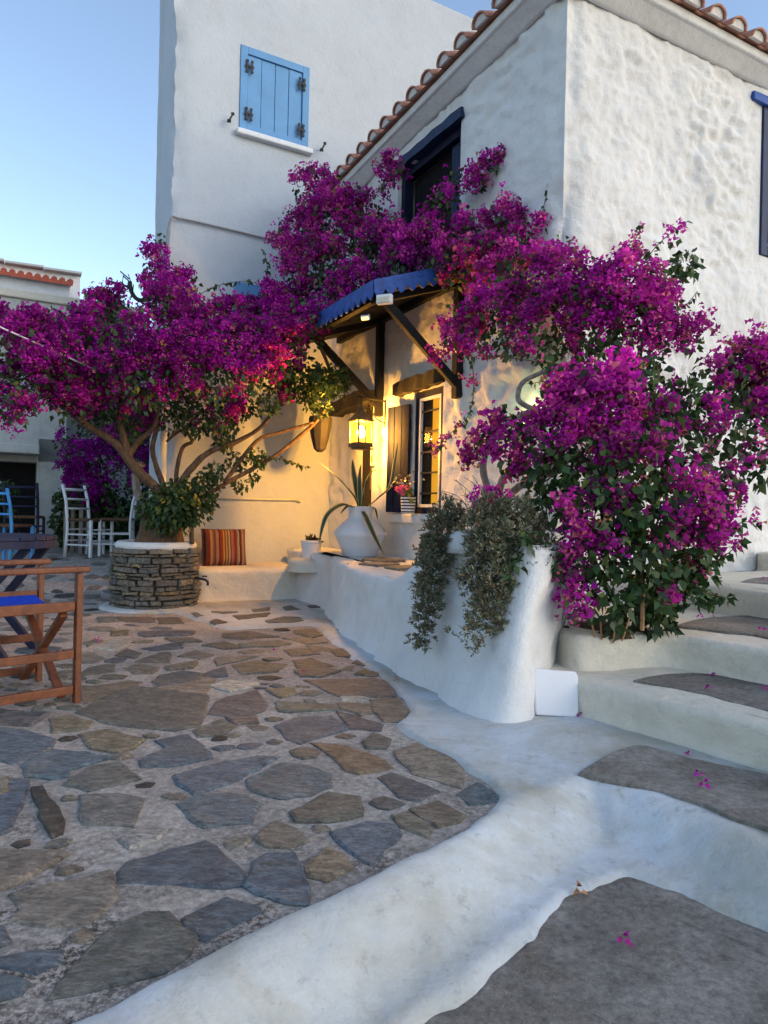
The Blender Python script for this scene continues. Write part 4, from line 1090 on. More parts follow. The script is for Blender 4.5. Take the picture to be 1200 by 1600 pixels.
MB().lathe([(.53, -.005), (.525, .014), (.45, .022), (.42, .03)], PC, 48).build('painted_skirt', M['ground_white'], pl_, smooth=True)
tp = at(321, 908, 6.55)
o = empty('water_tap', tp, label='small dark water tap sticking out beside the stone planter', cat='tap')
mb = MB(); mb.tube(smoothpath([(-.12, .06, .02), (-.03, 0, .02), (.02, -.01, .0), (.025, -.01, -.04)], 4), .012, 7); mb.box((-.01, 0, .045), (.05, .012, .012)); mb.build('spout', M['iron'], o, world=False)

# ================================================================== chairs and table
def director_chair():
    t = empty('director_chair')
    W_, D_ = -.58, .50          # x across the seat, y front to back; near side frame at x = 0
    for x in (0, -W_):
        for y in (0, D_):
            MB().beam((x, y, 0), (x, y, .655 if y == 0 else .83), .045, .03, (0, 1, 0)).build('leg', M['teak'], t, world=False, bevel=.004)
        MB().beam((x, -.05, .675), (x, D_ + .02, .675), .06, .03).build('armrest', M['teak'], t, world=False, bevel=.008)
        MB().beam((x, .018, .49), (x, D_ - .018, .49), .024, .05).build('seat_rail', M['teak'], t, world=False, bevel=.004)
        MB().beam((x, .018, .25), (x, D_ - .018, .25), .024, .042).build('side_rail', M['teak'], t, world=False, bevel=.004)
        MB().beam((x, .018, .07), (x, D_ - .018, .07), .024, .042).build('foot_rail', M['teak'], t, world=False, bevel=.004)
    for y in (.06, D_ - .06):
        MB().beam((.03, y, .035), (-W_ - .03, y + .03, .45), .028, .04, (0, 1, 0)).build('cross_brace', M['teak'], t, world=False, bevel=.004)
        MB().beam((-W_ - .03, y + .03, .035), (.03, y, .45), .028, .04, (0, 1, 0)).build('cross_brace', M['teak'], t, world=False, bevel=.004)
    vs = []; fs = []
    for i in range(9):
        x = .012 - (W_ + .024) * i / 8; sag = .47 - .035 * math.sin(math.pi * i / 8)
        for y in (.03, D_ - .03):
            vs += [(x, y, sag + .02), (x, y, sag)]
    for i in range(8):
        b = i * 4; c = b + 4; fs += [(b, b + 2, c + 2, c), (b + 1, c + 1, c + 3, b + 3), (b, c, c + 1, b + 1), (b + 2, b + 3, c + 3, c + 2)]
    fs += [(0, 1, 3, 2), (32, 34, 35, 33)]
    MB().add(vs, fs).build('canvas_seat', M['canvas'], t, world=False)
    MB().beam((-.01, D_, .74), (-W_ + .01, D_, .74), .02, .17, (0, 0, 1)).build('canvas_back', M['canvas'], t, world=False, bevel=.005)
    return t
def copy_tree(o, parent=None):
    c = o.copy(); COL.objects.link(c); c.parent = parent
    for ch in list(o.children): copy_tree(ch, c)
    return c
dc = director_chair()
f1 = Vector((*xy(119, 1098), 0)); dirb = Vector((-.72, -.69, 0))
# chair 1: side frame runs from the post seen in the photo towards the lower left
def place_dc(o, p, ang): o.location = p; o.rotation_euler = (0, 0, ang)
ang = math.atan2(dirb.y, dirb.x) - math.pi / 2
for nme in dc.children: pass
place_dc(dc, f1, ang)
tag(dc, 'wooden director chair with blue canvas seat at the left edge', 'chair')

tb = Vector((-2.62, 4.55, 0))
t = empty('round_table', tb, label='round dark blue slatted wooden table at the left edge', cat='table')
RT = .43
for k in range(9):
    y0 = -RT + 2 * RT * k / 9 + .004; y1 = -RT + 2 * RT * (k + 1) / 9 - .004
    e = lambda y: math.sqrt(max(.0009, RT * RT - y * y))
    ym = [y0, (y0 + y1) / 2, y1]
    poly = [(e(y), y) for y in ym] + [(-e(y), y) for y in reversed(ym)]
    MB().prism(poly, .765, .79).build('slat', M['tableblue'], t, world=False, bevel=.003)
mb = MB(); n = 36
mb.lathe([(RT - .03, .715), (RT, .715), (RT, .763), (RT - .03, .763)], (0, 0, 0), 36); mb.build('apron', M['tableblue'], t, world=False)
for a, b in (((.33, -.1), (-.25, -.18)), ((-.33, -.1), (.25, -.18)), ((.33, .15), (-.25, .2)), ((-.33, .15), (.25, .2))):
    MB().beam((*a, .72), (*b, 0), .035, .05).build('leg', M['tableblue'], t, world=False, bevel=.004)

def taverna_chair(paint, seat):
    t = empty('taverna_chair'); w, d, hs, hb = .38, .36, .45, .90
    for x in (-w / 2, w / 2):
        MB().beam((x, -d / 2, 0), (x, -d / 2, hs + .01), .034, .034).build('leg', paint, t, world=False, bevel=.006)
        MB().tube([(x, d / 2 + .03, 0), (x, d / 2, .3), (x, d / 2, hs), (x, d / 2 + .03, .7), (x, d / 2 + .09, hb)], .019, 8).build('back_post', paint, t, world=False, smooth=True)
        for z in (.15, .28): MB().tube([(x, -d / 2, z), (x, d / 2, z)], .011, 6).build('stretcher', paint, t, world=False)
    for z in (.20, .34):
        for y in (-d / 2, d / 2): MB().tube([(-w / 2, y, z), (w / 2, y, z)], .011, 6).build('stretcher', paint, t, world=False)
    for z, hgt in ((.60, .045), (.72, .045), (.84, .06)):
        y = d / 2 + (.01 if z < .65 else .035 if z < .8 else .07)
        MB().tube([(-w / 2, y, z), (0, y + .02, z), (w / 2, y, z)], hgt / 3.2, 6).build('back_slat', paint, t, world=False, smooth=True)
    MB().box((0, 0, hs + .012), (w + .02, d + .02, .035)).build('seat', seat, t, world=False, bevel=.014)
    return t
def gz(x, y): return float(zp1(x, y))
wc = taverna_chair(M['whitepaint'], M['rush'])
def on_ground(px, d):
    p = at(px, 850, d); p.z = gz(p.x, p.y) + .008; return p
p = on_ground(182, 8.9); wc.location = p; wc.rotation_euler = (0, 0, math.radians(-75))
tag(wc, 'white taverna chair standing upright beside the stone planter', 'chair', 'white chairs by the planter')
wc2 = copy_tree(wc); p2 = on_ground(140, 8.75); wc2.location = p2; wc2.rotation_euler = (0, 0, math.radians(72))
tag(wc2, 'white taverna chair facing the other, left of the planter', 'chair', 'white chairs by the planter')
bc = taverna_chair(M['skyblue'], M['rush']); q = on_ground(12, 8.3); bc.location = q; bc.rotation_euler = (0, 0, math.radians(170))
tag(bc, 'bright blue taverna chair at the left edge behind the table', 'chair', 'blue chairs behind the table')
bc2 = taverna_chair(M['tableblue'], M['rush']); q = on_ground(38, 9.0); bc2.location = q; bc2.rotation_euler = (0, 0, math.radians(195))
tag(bc2, 'darker blue taverna chair just right of the bright blue one', 'chair', 'blue chairs behind the table')
wt = empty('small_table', on_ground(120, 9.15), label='weathered wooden post table behind the white chairs', cat='table')
MB().box((0, 0, .62), (.30, .30, .04)).build('table_top', M['oldwood'], wt, world=False, bevel=.006)
for a in (-.1, .1):
    for b in (-.1, .1): MB().beam((a, b, 0), (a, b, .6), .05, .05).build('leg', M['barkgrey'], wt, world=False, bevel=.006)

# ================================================================== buildings on the left
gb0 = at(44, 800, 10.3); GA = ANG
gh = empty('grey_building', (gb0.x, gb0.y, 0), label='weathered grey concrete building with a dark opening behind the blue chairs', cat='building')
def GW(a, b, z): return Vector((gb0.x, gb0.y, 0)) + U * a + V * b + Z * z
def gbox(a0, a1, b0, b1, z0, z1, name, mat, par=gh, **k):
    return MB().obox(GW((a0 + a1) / 2, (b0 + b1) / 2, (z0 + z1) / 2), U * ((a1 - a0) / 2), V * ((b1 - b0) / 2), Z * ((z1 - z0) / 2)).build(name, mat, par, **k)
xl = .16
gbox(.10, .50, 0, .4, .1, 2.0, 'pillar', M['grey_wall'], bevel=.02)
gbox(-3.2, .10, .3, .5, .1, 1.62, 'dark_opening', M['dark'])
gbox(-3.3, .50, 0, 3, 1.62, 3.72, 'wall', M['grey_wall'], bevel=.02)
gbox(-3.4, .12, -.42, .02, 1.72, 1.86, 'ledge', M['grey_wall'], bevel=.02)
gbox(-3.4, 1.45, -.5, 3.2, 3.72, 3.90, 'roof_slab', M['grey_wall'], bevel=.02)
gbox(-3.4, 1.5, -.55, 3.2, 3.90, 4.02, 'coping', M['warm'], bevel=.02)
gbox(.5, 3.6, 1.6, 3.0, 0, 3.7, 'wall', M['grey_wall'])
for a in (-2.0,): gbox(a - .4, a + .4, -.03, .06, 2.3, 3.4, 'window', M['dark'])
hp0 = at(60, 450, 15.0)
wh = empty('red_roof_house', (hp0.x, hp0.y, 0), label='distant white house with a red tiled roof above the grey building', cat='house')
def hb(p0, p1, dep, z0, z1, name, mat, **k):
    return MB().obox((p0 + p1) / 2 + V * dep / 2 + Z * ((z0 + z1) / 2 - (p0.z + p1.z) / 2), (p1 - p0) / 2 * 1.0, V * (dep / 2), Z * ((z1 - z0) / 2)).build(name, mat, wh, **k)
A0 = Vector((hp0.x, hp0.y, 0)) - U * 6; A1 = Vector((hp0.x, hp0.y, 0)) + U * .62
zt = at(60, 437, 15).z
hb(A0, A1, 2.2, 0, zt, 'wall', M['white'])
hb(A0, Vector((hp0.x, hp0.y, 0)) + U * 1.05 + V * 2.2, .01, 0, .01, 'footing', M['white'])
B0 = Vector((hp0.x, hp0.y, 0)) - U * 6 + V * 2.2; B1 = Vector((hp0.x, hp0.y, 0)) + U * 1.0 + V * 2.2
hb(B0, B1, 4, 0, zt + .88, 'wall', M['white'])
rf = MB(); e0 = A0 - V * .15; e1 = A1 + U * .05 - V * .15
rf.add([e0 + Z * (zt + .02), e1 + Z * (zt + .02), e1 + V * 2.4 + Z * (zt + .42), e0 + V * 2.4 + Z * (zt + .42), e0 + Z * (zt - .06), e1 + Z * (zt - .06)], [(0, 1, 2, 3), (4, 5, 1, 0)])
rf = rf.build('roof', M['redroof'], wh)
for k in range(34):
    q0 = e1 - U * (.05 + .16 * k) + Z * (zt + .03); MB().tube([q0, q0 + V * 2.35 + Z * .40], .065, 6).build('roof_tile', M['redroof'], rf)
for k in range(8):
    q0 = B1 - U * (.4 + .85 * k); MB().beam(q0 + U * .42 + Z * (zt + .93), q0 - U * .42 + Z * (zt + .90), .35, .05).build('coping_tile', M['grey_wall'], wh)

an0 = at(222, 470, 8.6)
an = empty('tv_antenna', an0, label='grey television antenna on a bent mast beside the tall house', cat='antenna')
mb = MB(); mb.tube(smoothpath([at(232, 468, 8.6), at(215, 468, 8.6), at(205, 455, 8.6), at(203, 440, 8.6)], 4), .026, 7); mb.build('mast', M['iron'], an, smooth=True)
mb = MB(); mb.tube([at(166, 438, 8.6), at(208, 450, 8.6)], .013, 5)
for k in range(6):
    f = k / 5; c = at(166 + 42 * f, 438 + 12 * f, 8.6); mb.tube([c + Vector((.02, -.06, -.06)), c + Vector((-.02, .06, .06))], .007, 4)
for a, b in ((196, 430), (200, 437), (196, 446)): mb.tube([at(a - 8, b - 6, 8.6), at(a + 6, b + 6, 8.6)], .008, 4)
mb.tube([at(193, 430, 8.6), at(190, 447, 8.6)], .005, 4); mb.tube([at(200, 428, 8.6), at(206, 444, 8.6)], .005, 4)
mb.build('boom', M['iron'], an)
o = MB().tube([at(-140, 447, 5.2), at(0, 511, 5.6), at(148, 577, 6.1)], .008, 6).build('cable', M['wire'], None, smooth=True)
tag(o, 'taut pale cable running into the left bougainvillea crown', 'cable')
# ================================================================== plants
def unit(v): return v / (np.linalg.norm(v, axis=1)[:, None] + 1e-9)
def rsphere(n): return unit(rng.normal(size=(n, 3)))
def perp(d):
    a = np.cross(d, rng.normal(size=d.shape)); return unit(a)
def bracts(P, D, S, C):
    """three papery pointed bracts round each flower's axis"""
    n = len(P); x = perp(D); y = np.cross(D, x); vs = []; cs = []
    for k in range(3):
        a = 2 * math.pi * k / 3; r = x * math.cos(a) + y * math.sin(a); t = np.cross(D, r)
        op = rng.uniform(.55, 1.1, (n, 1)); s = S[:, None] * rng.uniform(.85, 1.15, (n, 1))
        tip = P + (D * .75 + r * op * .85) * s; mid = P + (D * .50 + r * op * .38) * s
        sh = rng.uniform(.8, 1.2, (n, 1))
        vs.append(np.stack([P + r * .03, mid + t * s * .42 - D * s * .05, tip, mid - t * s * .42 - D * s * .05], 1)); cs.append(np.repeat((C * sh)[:, None, :], 4, 1))
    V_ = np.stack(vs, 1).reshape(-1, 3); C_ = np.stack(cs, 1).reshape(-1, 3)
    return V_, np.arange(len(V_)).reshape(-1, 4), C_
def leaves(P, D, S, C, wid=.36, fold=.12, droop=.25):
    n = len(P); x = perp(D); up = np.cross(x, D); s = S[:, None]
    base = P; m = P + D * s * .45; tip = P + D * s - np.array([0, 0, 1]) * s * droop
    V_ = np.stack([base, m + x * s * wid + up * s * fold, tip, m - x * s * wid + up * s * fold], 1).reshape(-1, 3)
    return V_, np.arange(len(V_)).reshape(-1, 4), np.repeat(C[:, None, :], 4, 1).reshape(-1, 3)
def mixcol(n, pal, var=.25):
    pal = np.array([p[1] for p in pal]), np.array([p[0] for p in pal], float)
    i = rng.choice(len(pal[0]), n, p=pal[1] / pal[1].sum()); return pal[0][i] * rng.uniform(1 - var, 1 + var, (n, 1))
MAG = [(5, (.47, .015, .37)), (3, (.57, .035, .40)), (2, (.33, .01, .31)), (.6, (.60, .13, .28)), (.45, (.45, .22, .10))]
PINK = [(4, (.61, .045, .40)), (3, (.69, .09, .42)), (2, (.50, .02, .40)), (1, (.64, .16, .25)), (.8, (.52, .26, .13))]
PUR = [(5, (.36, .010, .33)), (3, (.26, .008, .31)), (2, (.42, .02, .37))]
GRN = [(4, (.030, .065, .020)), (3, (.045, .095, .026)), (2, (.022, .045, .018)), (.7, (.09, .13, .035))]
def clouds(blobs, pal, fs=.030, ls=.05, dens=1.0, ldens=1.0):
    FP, FD, LP_, LD, CL = [], [], [], [], []
    for b in blobs:
        px, py, d, rp = b[:4]; fr = b[4] if len(b) > 4 else 1.0
        c = np.array(at(px, py, d)); r = rp * d / F
        nl = int((330 if fr < .6 else 190) * (r / .3) ** 2 * ldens * (1.6 if fr == 0 else 1))
        dr = rsphere(nl); rad = r * (rng.random(nl) ** .4) * (1.04 + .16 * (rng.random(nl) < .12))
        LP_.append(c + dr * rad[:, None]); LD.append(unit(dr * .5 + rsphere(nl) * .8 + np.array([0, 0, -.25])))
        ncl = max(3, int(60 * (r / .3) ** 2 * dens)) if fr > 0 else 0
        if ncl:
            dr = rsphere(ncl * 3); dr = dr[rng.random(len(dr)) < .12 + .88 * sstep(dr[:, 2] - dr[:, 1] * .35, -.55, .45)][:ncl]; ncl = len(dr); rad = r * (.70 + .36 * rng.random(ncl) + .30 * (rng.random(ncl) < .10) + .10 * fbm(dr * 1.0 + c, 2.2, 2, 5))
            cc = c + dr * rad[:, None]
            ok = fbm(cc, 5.5, 2, 91) > np.interp(fr, [0, .12, .3, .5, .75, .95, 1], [1.2, .5, .28, .08, -.2, -.6, -9]); cc = cc[ok]; dr = dr[ok]; ncl = len(cc)
            if ncl == 0: continue
            k = rng.integers(10, 30, ncl); idx = np.repeat(np.arange(ncl), k)
            sg = rng.uniform(.020, .046, ncl)
            P = cc[idx] + rng.normal(size=(len(idx), 3)) * sg[idx][:, None]
            D = unit(dr[idx] * .6 + (P - cc[idx]) / .06 * .7 + rsphere(len(idx)) * .6 + np.array([0, 0, .15]))
            FP.append(P); FD.append(D); CL.append(rng.uniform(.72, 1.28, ncl)[idx])
    FP = np.vstack(FP) if FP else np.zeros((0, 3)); FD = np.vstack(FD) if FD else np.zeros((0, 3)); LP_ = np.vstack(LP_); LD = np.vstack(LD)
    n = len(FP); patch = fbm(FP, 3.0, 2, 77) if n else np.zeros(0)
    col = mixcol(n, pal) if n else np.zeros((0, 3))
    if n: col = col * ((1 + .22 * patch) * np.concatenate(CL))[:, None]
    f = bracts(FP, FD, rng.uniform(.55, 1.3, n) * fs, col) if n else None
    l = leaves(LP_, LD, rng.uniform(.6, 1.25, len(LP_)) * ls, mixcol(len(LP_), GRN, .35))
    return f, l
def sprig(pts, root, rad=.004, nl=26, ls=.045, nf=0, pal=PINK, sp=.03, mat='bark'):
    """a thin shoot with leaves, and flowers towards its tip"""
    pp = smoothpath(pts, 6); MB().tube(pp, lerps([rad, rad * .5], len(pp)), 5).build('shoot', M[mat], root)
    A = np.array([list(q) for q in pp]); ii = rng.random(nl) * (len(A) - 1); i0 = ii.astype(int); fr = (ii - i0)[:, None]
    P = A[i0] * (1 - fr) + A[np.minimum(i0 + 1, len(A) - 1)] * fr
    V_, Q, C = leaves(P, unit(rsphere(nl) + np.array([0, 0, -.3])), rng.uniform(.7, 1.2, nl) * ls, mixcol(nl, GRN, .3)); EXTRA.setdefault(root.name, [[], []])[0].append((V_, C))
    if nf:
        i0 = (len(A) - 1 - np.abs(rng.normal(size=nf)) * len(A) * .18).clip(0, len(A) - 1).astype(int); P = A[i0] + rng.normal(size=(nf, 3)) * sp
        V_, Q, C = bracts(P, rsphere(nf), rng.uniform(.8, 1.2, nf) * .03, mixcol(nf, pal)); EXTRA[root.name][1].append((V_, C))
EXTRA = {}
def finish(root, fl):
    f, l = fl; ex = EXTRA.get(root.name, [[], []])
    def cat(base, extra):
        Vs = ([base[0]] if base is not None else []) + [e[0] for e in extra]; Cs = ([base[2]] if base is not None else []) + [e[1] for e in extra]
        V_ = np.vstack(Vs); return V_, np.arange(len(V_)).reshape(-1, 4), np.vstack(Cs)
    if f is not None or ex[1]:
        V_, Q, C = cat(f, ex[1]); link('flowers', npmesh('flowers', V_, Q, C), M['bract'], root, kind='stuff')
    V_, Q, C = cat(l, ex[0]); link('foliage', npmesh('foliage', V_, Q, C), M['leaf'], root, kind='stuff')
def limb(root, pts, r0, r1, mat='bark', name='branch', n=9, jit=.10, seed=0):
    pp = smoothpath(pts, 5); MB().tube(pp, lerps([r0, r1], len(pp)), n, jit=jit, seed=seed).build(name, M[mat], root, smooth=True)
def PX(l): return [at(*p) for p in l]

# ---- the tree in the stone planter
tree = empty('bougainvillea_tree', PC + Z * PH, label='purple bougainvillea tree with a thick gnarled trunk in the round stone planter', cat='tree')
tr0 = PC + Vector((.03, -.02, PH))
# fluted trunk
vs = []; fs = []; NA = 40; NZ = 16
for j in range(NZ):
    f = j / (NZ - 1); z = tr0.z - .03 + f * .42
    for i in range(NA):
        a = 2 * math.pi * i / NA; r = .215 - .06 * f + .03 * (1 - f) ** 3
        r *= 1 + .13 * abs(math.sin(a * 4 + f * 1.5)) - .06 + .07 * math.sin(a * 11 - f * 3) + .05 * math.sin(a * 3 + 1)
        vs.append((tr0.x + r * math.cos(a) - .0 * f, tr0.y + r * .9 * math.sin(a), z))
for j in range(NZ - 1):
    for i in range(NA): fs.append((j * NA + i, j * NA + (i + 1) % NA, (j + 1) * NA + (i + 1) % NA, (j + 1) * NA + i))
fs.append(tuple((NZ - 1) * NA + i for i in range(NA)))
MB().add(vs, fs).build('trunk', M['bark'], tree, smooth=True)
limb(tree, PX([(262, 800, 6.85), (245, 765, 6.8), (215, 735, 6.75), (188, 700, 6.7), (170, 685, 6.65), (130, 660, 6.5), (90, 625, 6.3), (40, 590, 6.0)]), 0.0585, 0.0216, seed=1)
limb(tree, PX([(205, 728, 6.75), (195, 690, 6.7), (188, 655, 6.7), (190, 620, 6.6), (200, 570, 6.6)]), 0.0390, 0.0180, seed=2)
limb(tree, PX([(198, 720, 6.75), (215, 690, 6.75), (240, 668, 6.8), (250, 630, 6.8), (270, 560, 6.8)]), 0.0312, 0.0144, seed=3)
limb(tree, PX([(262, 800, 6.9), (258, 770, 6.9), (245, 730, 6.9), (238, 700, 6.95), (246, 660, 7.0), (240, 620, 7.0), (255, 540, 6.9)]), 0.0351, 0.0144, seed=4)
limb(tree, PX([(272, 800, 6.9), (280, 760, 6.9), (305, 725, 6.9), (330, 705, 6.9), (370, 690, 7.0), (410, 665, 7.0), (440, 620, 6.9)]), 0.0429, 0.0144, seed=5)
limb(tree, PX([(300, 850, 6.85), (300, 810, 6.85), (310, 785, 6.9), (345, 760, 7.0), (390, 735, 7.1), (430, 712, 7.15), (470, 680, 7.2), (500, 650, 7.2), (520, 600, 7.1), (500, 540, 7.0)]), 0.0234, 0.0187, seed=6)
limb(tree, PX([(350, 755, 7.0), (400, 690, 7.15), (440, 675, 7.2), (490, 660, 7.2)]), 0.0234, 0.0144, seed=7)
limb(tree, PX([(280, 790, 7.0), (275, 745, 7.05), (285, 700, 7.1), (300, 690, 7.1), (285, 672, 7.1), (260, 690, 7.1)]), 0.0250, 0.0130, seed=8)
limb(tree, PX([(235, 800, 7.1), (215, 770, 7.1), (212, 740, 7.1), (222, 725, 7.05)]), 0.0429, 0.0360, 'barkgrey', seed=9)
limb(tree, PX([(430, 540, 6.6), (480, 520, 6.6), (530, 490, 6.7), (590, 470, 6.6)]), 0.0195, 0.0144, seed=10)
limb(tree, PX([(270, 560, 6.8), (265, 500, 6.8), (250, 440, 6.9), (243, 375, 7.0)]), 0.0156, 0.0043, seed=11)
L = [(20, 532, 5.9, 42), (15, 600, 5.8, 55), (80, 535, 6.1, 42), (5, 490, 5.9, 14), (40, 492, 6.0, 12), (85, 490, 6.1, 14), (130, 495, 6.3, 16), (65, 505, 6.0, 16), (60, 585, 5.9, 50), (130, 565, 6.2, 58), (150, 510, 6.5, 45), (180, 472, 6.7, 24), (165, 490, 6.7, 30), (200, 545, 6.2, 58), (110, 620, 6.2, 35),
     (245, 378, 7.0, 13), (243, 405, 7.0, 17), (240, 435, 6.9, 18), (255, 465, 6.9, 28), (285, 450, 7.0, 28), (275, 500, 6.6, 52), (320, 515, 6.6, 46), (300, 560, 6.3, 55), (230, 595, 6.2, 48), (340, 590, 6.3, 42), (380, 545, 6.5, 50),
     (370, 500, 6.9, 38), (425, 490, 6.9, 42), (430, 545, 6.5, 48), (405, 590, 6.4, 32, .8), (470, 512, 6.7, 42), (500, 492, 6.5, 20), (450, 470, 7.1, 30), (180, 625, 6.5, 38, .7), (130, 605, 6.4, 38, .8), (20, 640, 5.9, 28), (95, 640, 6.2, 16, .6),
     (150, 640, 6.6, 30, .3), (210, 665, 6.9, 28, .15), (300, 655, 6.8, 30, .2), (350, 655, 6.8, 26, .2), (200, 650, 7.2, 36, .12), (260, 635, 7.1, 40, .12), (320, 640, 7.0, 36, .15), (370, 630, 6.9, 30, .2), (420, 620, 6.8, 30, .1), (470, 590, 6.9, 34, .08), (520, 595, 6.9, 26, 0), (495, 625, 7.0, 24, 0), (450, 585, 6.8, 26, 0), (500, 595, 6.8, 26, 0), (535, 592, 6.9, 16, 0),
     (265, 800, 6.75, 36, 0), (240, 795, 6.75, 26, 0), (300, 790, 6.75, 30, 0), (265, 785, 6.65, 30, 0), (290, 805, 6.7, 20, 0), (325, 785, 6.8, 16, 0), (320, 760, 6.9, 22, 0), (285, 770, 6.75, 24, 0), (335, 735, 7.0, 16, 0), (370, 720, 7.1, 15, 0), (400, 715, 7.1, 14, 0), (375, 760, 7.1, 10, 0), (350, 690, 7.0, 16, 0), (395, 745, 7.1, 9, 0)]
sprig(PX([(400, 715, 7.1), (430, 715, 7.1), (455, 722, 7.1), (478, 730, 7.1)]), tree, .004, 46, .05)
sprig(PX([(300, 470, 6.9), (330, 450, 7.0), (370, 440, 7.1), (400, 442, 7.1)]), tree, .004, 34, .055)
sprig(PX([(420, 450, 7.1), (418, 420, 7.1), (412, 390, 7.1)]), tree, .004, 20, .055)
sprig(PX([(90, 640, 6.2), (80, 590, 6.2), (72, 580, 6.2)]), tree, .004, 10, .05)
L = [(b[0], b[1], b[2], b[3], (b[4] if len(b) > 4 else .74)) for b in L]
finish(tree, clouds(L, MAG + [(2, (.36, .010, .32))], .035, .055, 1.05, 1.6))

# ---- the climber over the canopy and along the eaves
vine = empty('bougainvillea_climber', W(-.25, .3, .6), label='magenta bougainvillea climber trained over the blue canopy and around the house corner', cat='climbing plant')
limb(vine, PX([(790, 840, 4.75), (765, 770, 4.7), (755, 735, 4.7), (762, 700, 4.7), (785, 670, 4.7), (812, 650, 4.75), (830, 640, 4.8), (810, 625, 4.8), (815, 600, 4.85), (840, 585, 4.85), (870, 575, 4.8), (910, 570, 4.75)]), .026, .014, 'barkgrey', seed=21)
limb(vine, PX([(775, 790, 4.7), (785, 750, 4.65), (800, 735, 4.6), (820, 735, 4.55)]), .028, .02, 'barkgrey', seed=22)
limb(vine, PX([(780, 800, 4.75), (800, 770, 4.7), (830, 750, 4.6), (860, 740, 4.4)]), .03, .02, 'barkgrey', seed=23)
limb(vine, PX([(910, 570, 4.75), (890, 520, 4.8), (850, 470, 4.95), (790, 430, 5.2), (720, 410, 5.7), (650, 400, 6.2), (580, 400, 6.7), (520, 380, 7.0)]), .028, .016, 'bark', seed=24)
limb(vine, PX([(820, 650, 4.75), (840, 640, 4.6), (870, 650, 4.5)]), .012, .008, 'barkgrey', seed=25)
Vv = [(495, 300, 7.3, 36), (520, 345, 7.1, 46), (470, 365, 7.2, 36), (440, 372, 7.3, 14), (425, 370, 7.3, 9), (540, 395, 6.9, 50), (480, 415, 7.0, 45), (560, 335, 7.0, 36), (500, 268, 7.4, 9), (590, 385, 6.6, 42), (560, 440, 6.6, 36), (615, 263, 6.55, 18), (603, 285, 6.6, 10),
      (630, 375, 6.4, 34), (640, 405, 6.2, 40), (690, 375, 6.0, 42), (685, 330, 6.0, 24), (700, 305, 5.9, 20), (712, 280, 5.9, 15), (740, 285, 5.8, 18), (770, 250, 5.7, 17), (745, 365, 5.7, 38), (790, 345, 5.5, 30), (825, 365, 5.3, 24), (850, 350, 5.2, 8), (760, 410, 5.5, 42), (720, 425, 5.7, 36, .7), (810, 415, 5.2, 46), (620, 425, 6.3, 28), (505, 450, 6.9, 40), (530, 460, 6.7, 24), (700, 400, 5.8, 30, .5),
      (880, 390, 4.9, 17), (870, 430, 4.8, 40), (920, 460, 4.6, 50), (970, 460, 4.5, 52), (1000, 505, 4.5, 46), (1030, 470, 4.5, 30), (940, 505, 4.6, 46, .9), (870, 490, 4.8, 46, .9), (810, 485, 5.0, 42), (765, 495, 5.1, 40), (725, 515, 5.2, 34), (742, 542, 5.1, 24), (690, 555, 5.4, 9), (800, 530, 5.0, 30, .25), (860, 545, 4.8, 36, .2), (930, 560, 4.6, 42, .25), (1000, 550, 4.6, 36, .25), (1050, 510, 4.5, 20, .8), (1065, 535, 4.5, 12, .7), (1020, 400, 4.6, 14, .7), (985, 400, 4.6, 9, .8), (1050, 375, 4.6, 9, .8), (1070, 415, 4.65, 24, 0), (1040, 430, 4.6, 18, .2), (1090, 512, 4.5, 7, .8), (1080, 540, 4.5, 12, 0)]
sprig(PX([(735, 550, 5.15), (740, 590, 5.15), (738, 630, 5.15), (728, 655, 5.15), (710, 672, 5.15), (690, 690, 5.15), (684, 705, 5.15)]), vine, .004, 48, .042, 26)
sprig(PX([(740, 590, 5.15), (736, 597, 5.1)]), vine, .003, 4, .04, 12)
sprig(PX([(845, 350, 5.2), (850, 320, 5.2), (858, 288, 5.2)]), vine, .004, 20, .045)
sprig(PX([(1000, 420, 4.6), (1030, 380, 4.6), (1075, 345, 4.6)]), vine, .004, 22, .045, 10)
sprig(PX([(960, 430, 4.6), (985, 390, 4.6), (1000, 358, 4.6)]), vine, .004, 18, .045, 10)
sprig(PX([(1030, 470, 4.5), (1065, 480, 4.5), (1090, 455, 4.5)]), vine, .004, 16, .045)
sprig(PX([(790, 240, 5.6), (770, 250, 5.7)]), vine, .004, 6, .04, 20)
sprig(PX([(930, 600, 4.6), (870, 595, 4.7), (820, 600, 4.8)]), vine, .004, 26, .04)
sprig(PX([(880, 570, 4.75), (800, 560, 5.0), (760, 555, 5.0)]), vine, .004, 22, .04, 6)
Vv = [(b[0], b[1], b[2], b[3], (b[4] if len(b) > 4 else .76)) for b in Vv]
finish(vine, clouds(Vv, MAG[:2] + PINK[:4] + [(.4, (.42, .22, .10))], .035, .055, 1.05, 1.5))

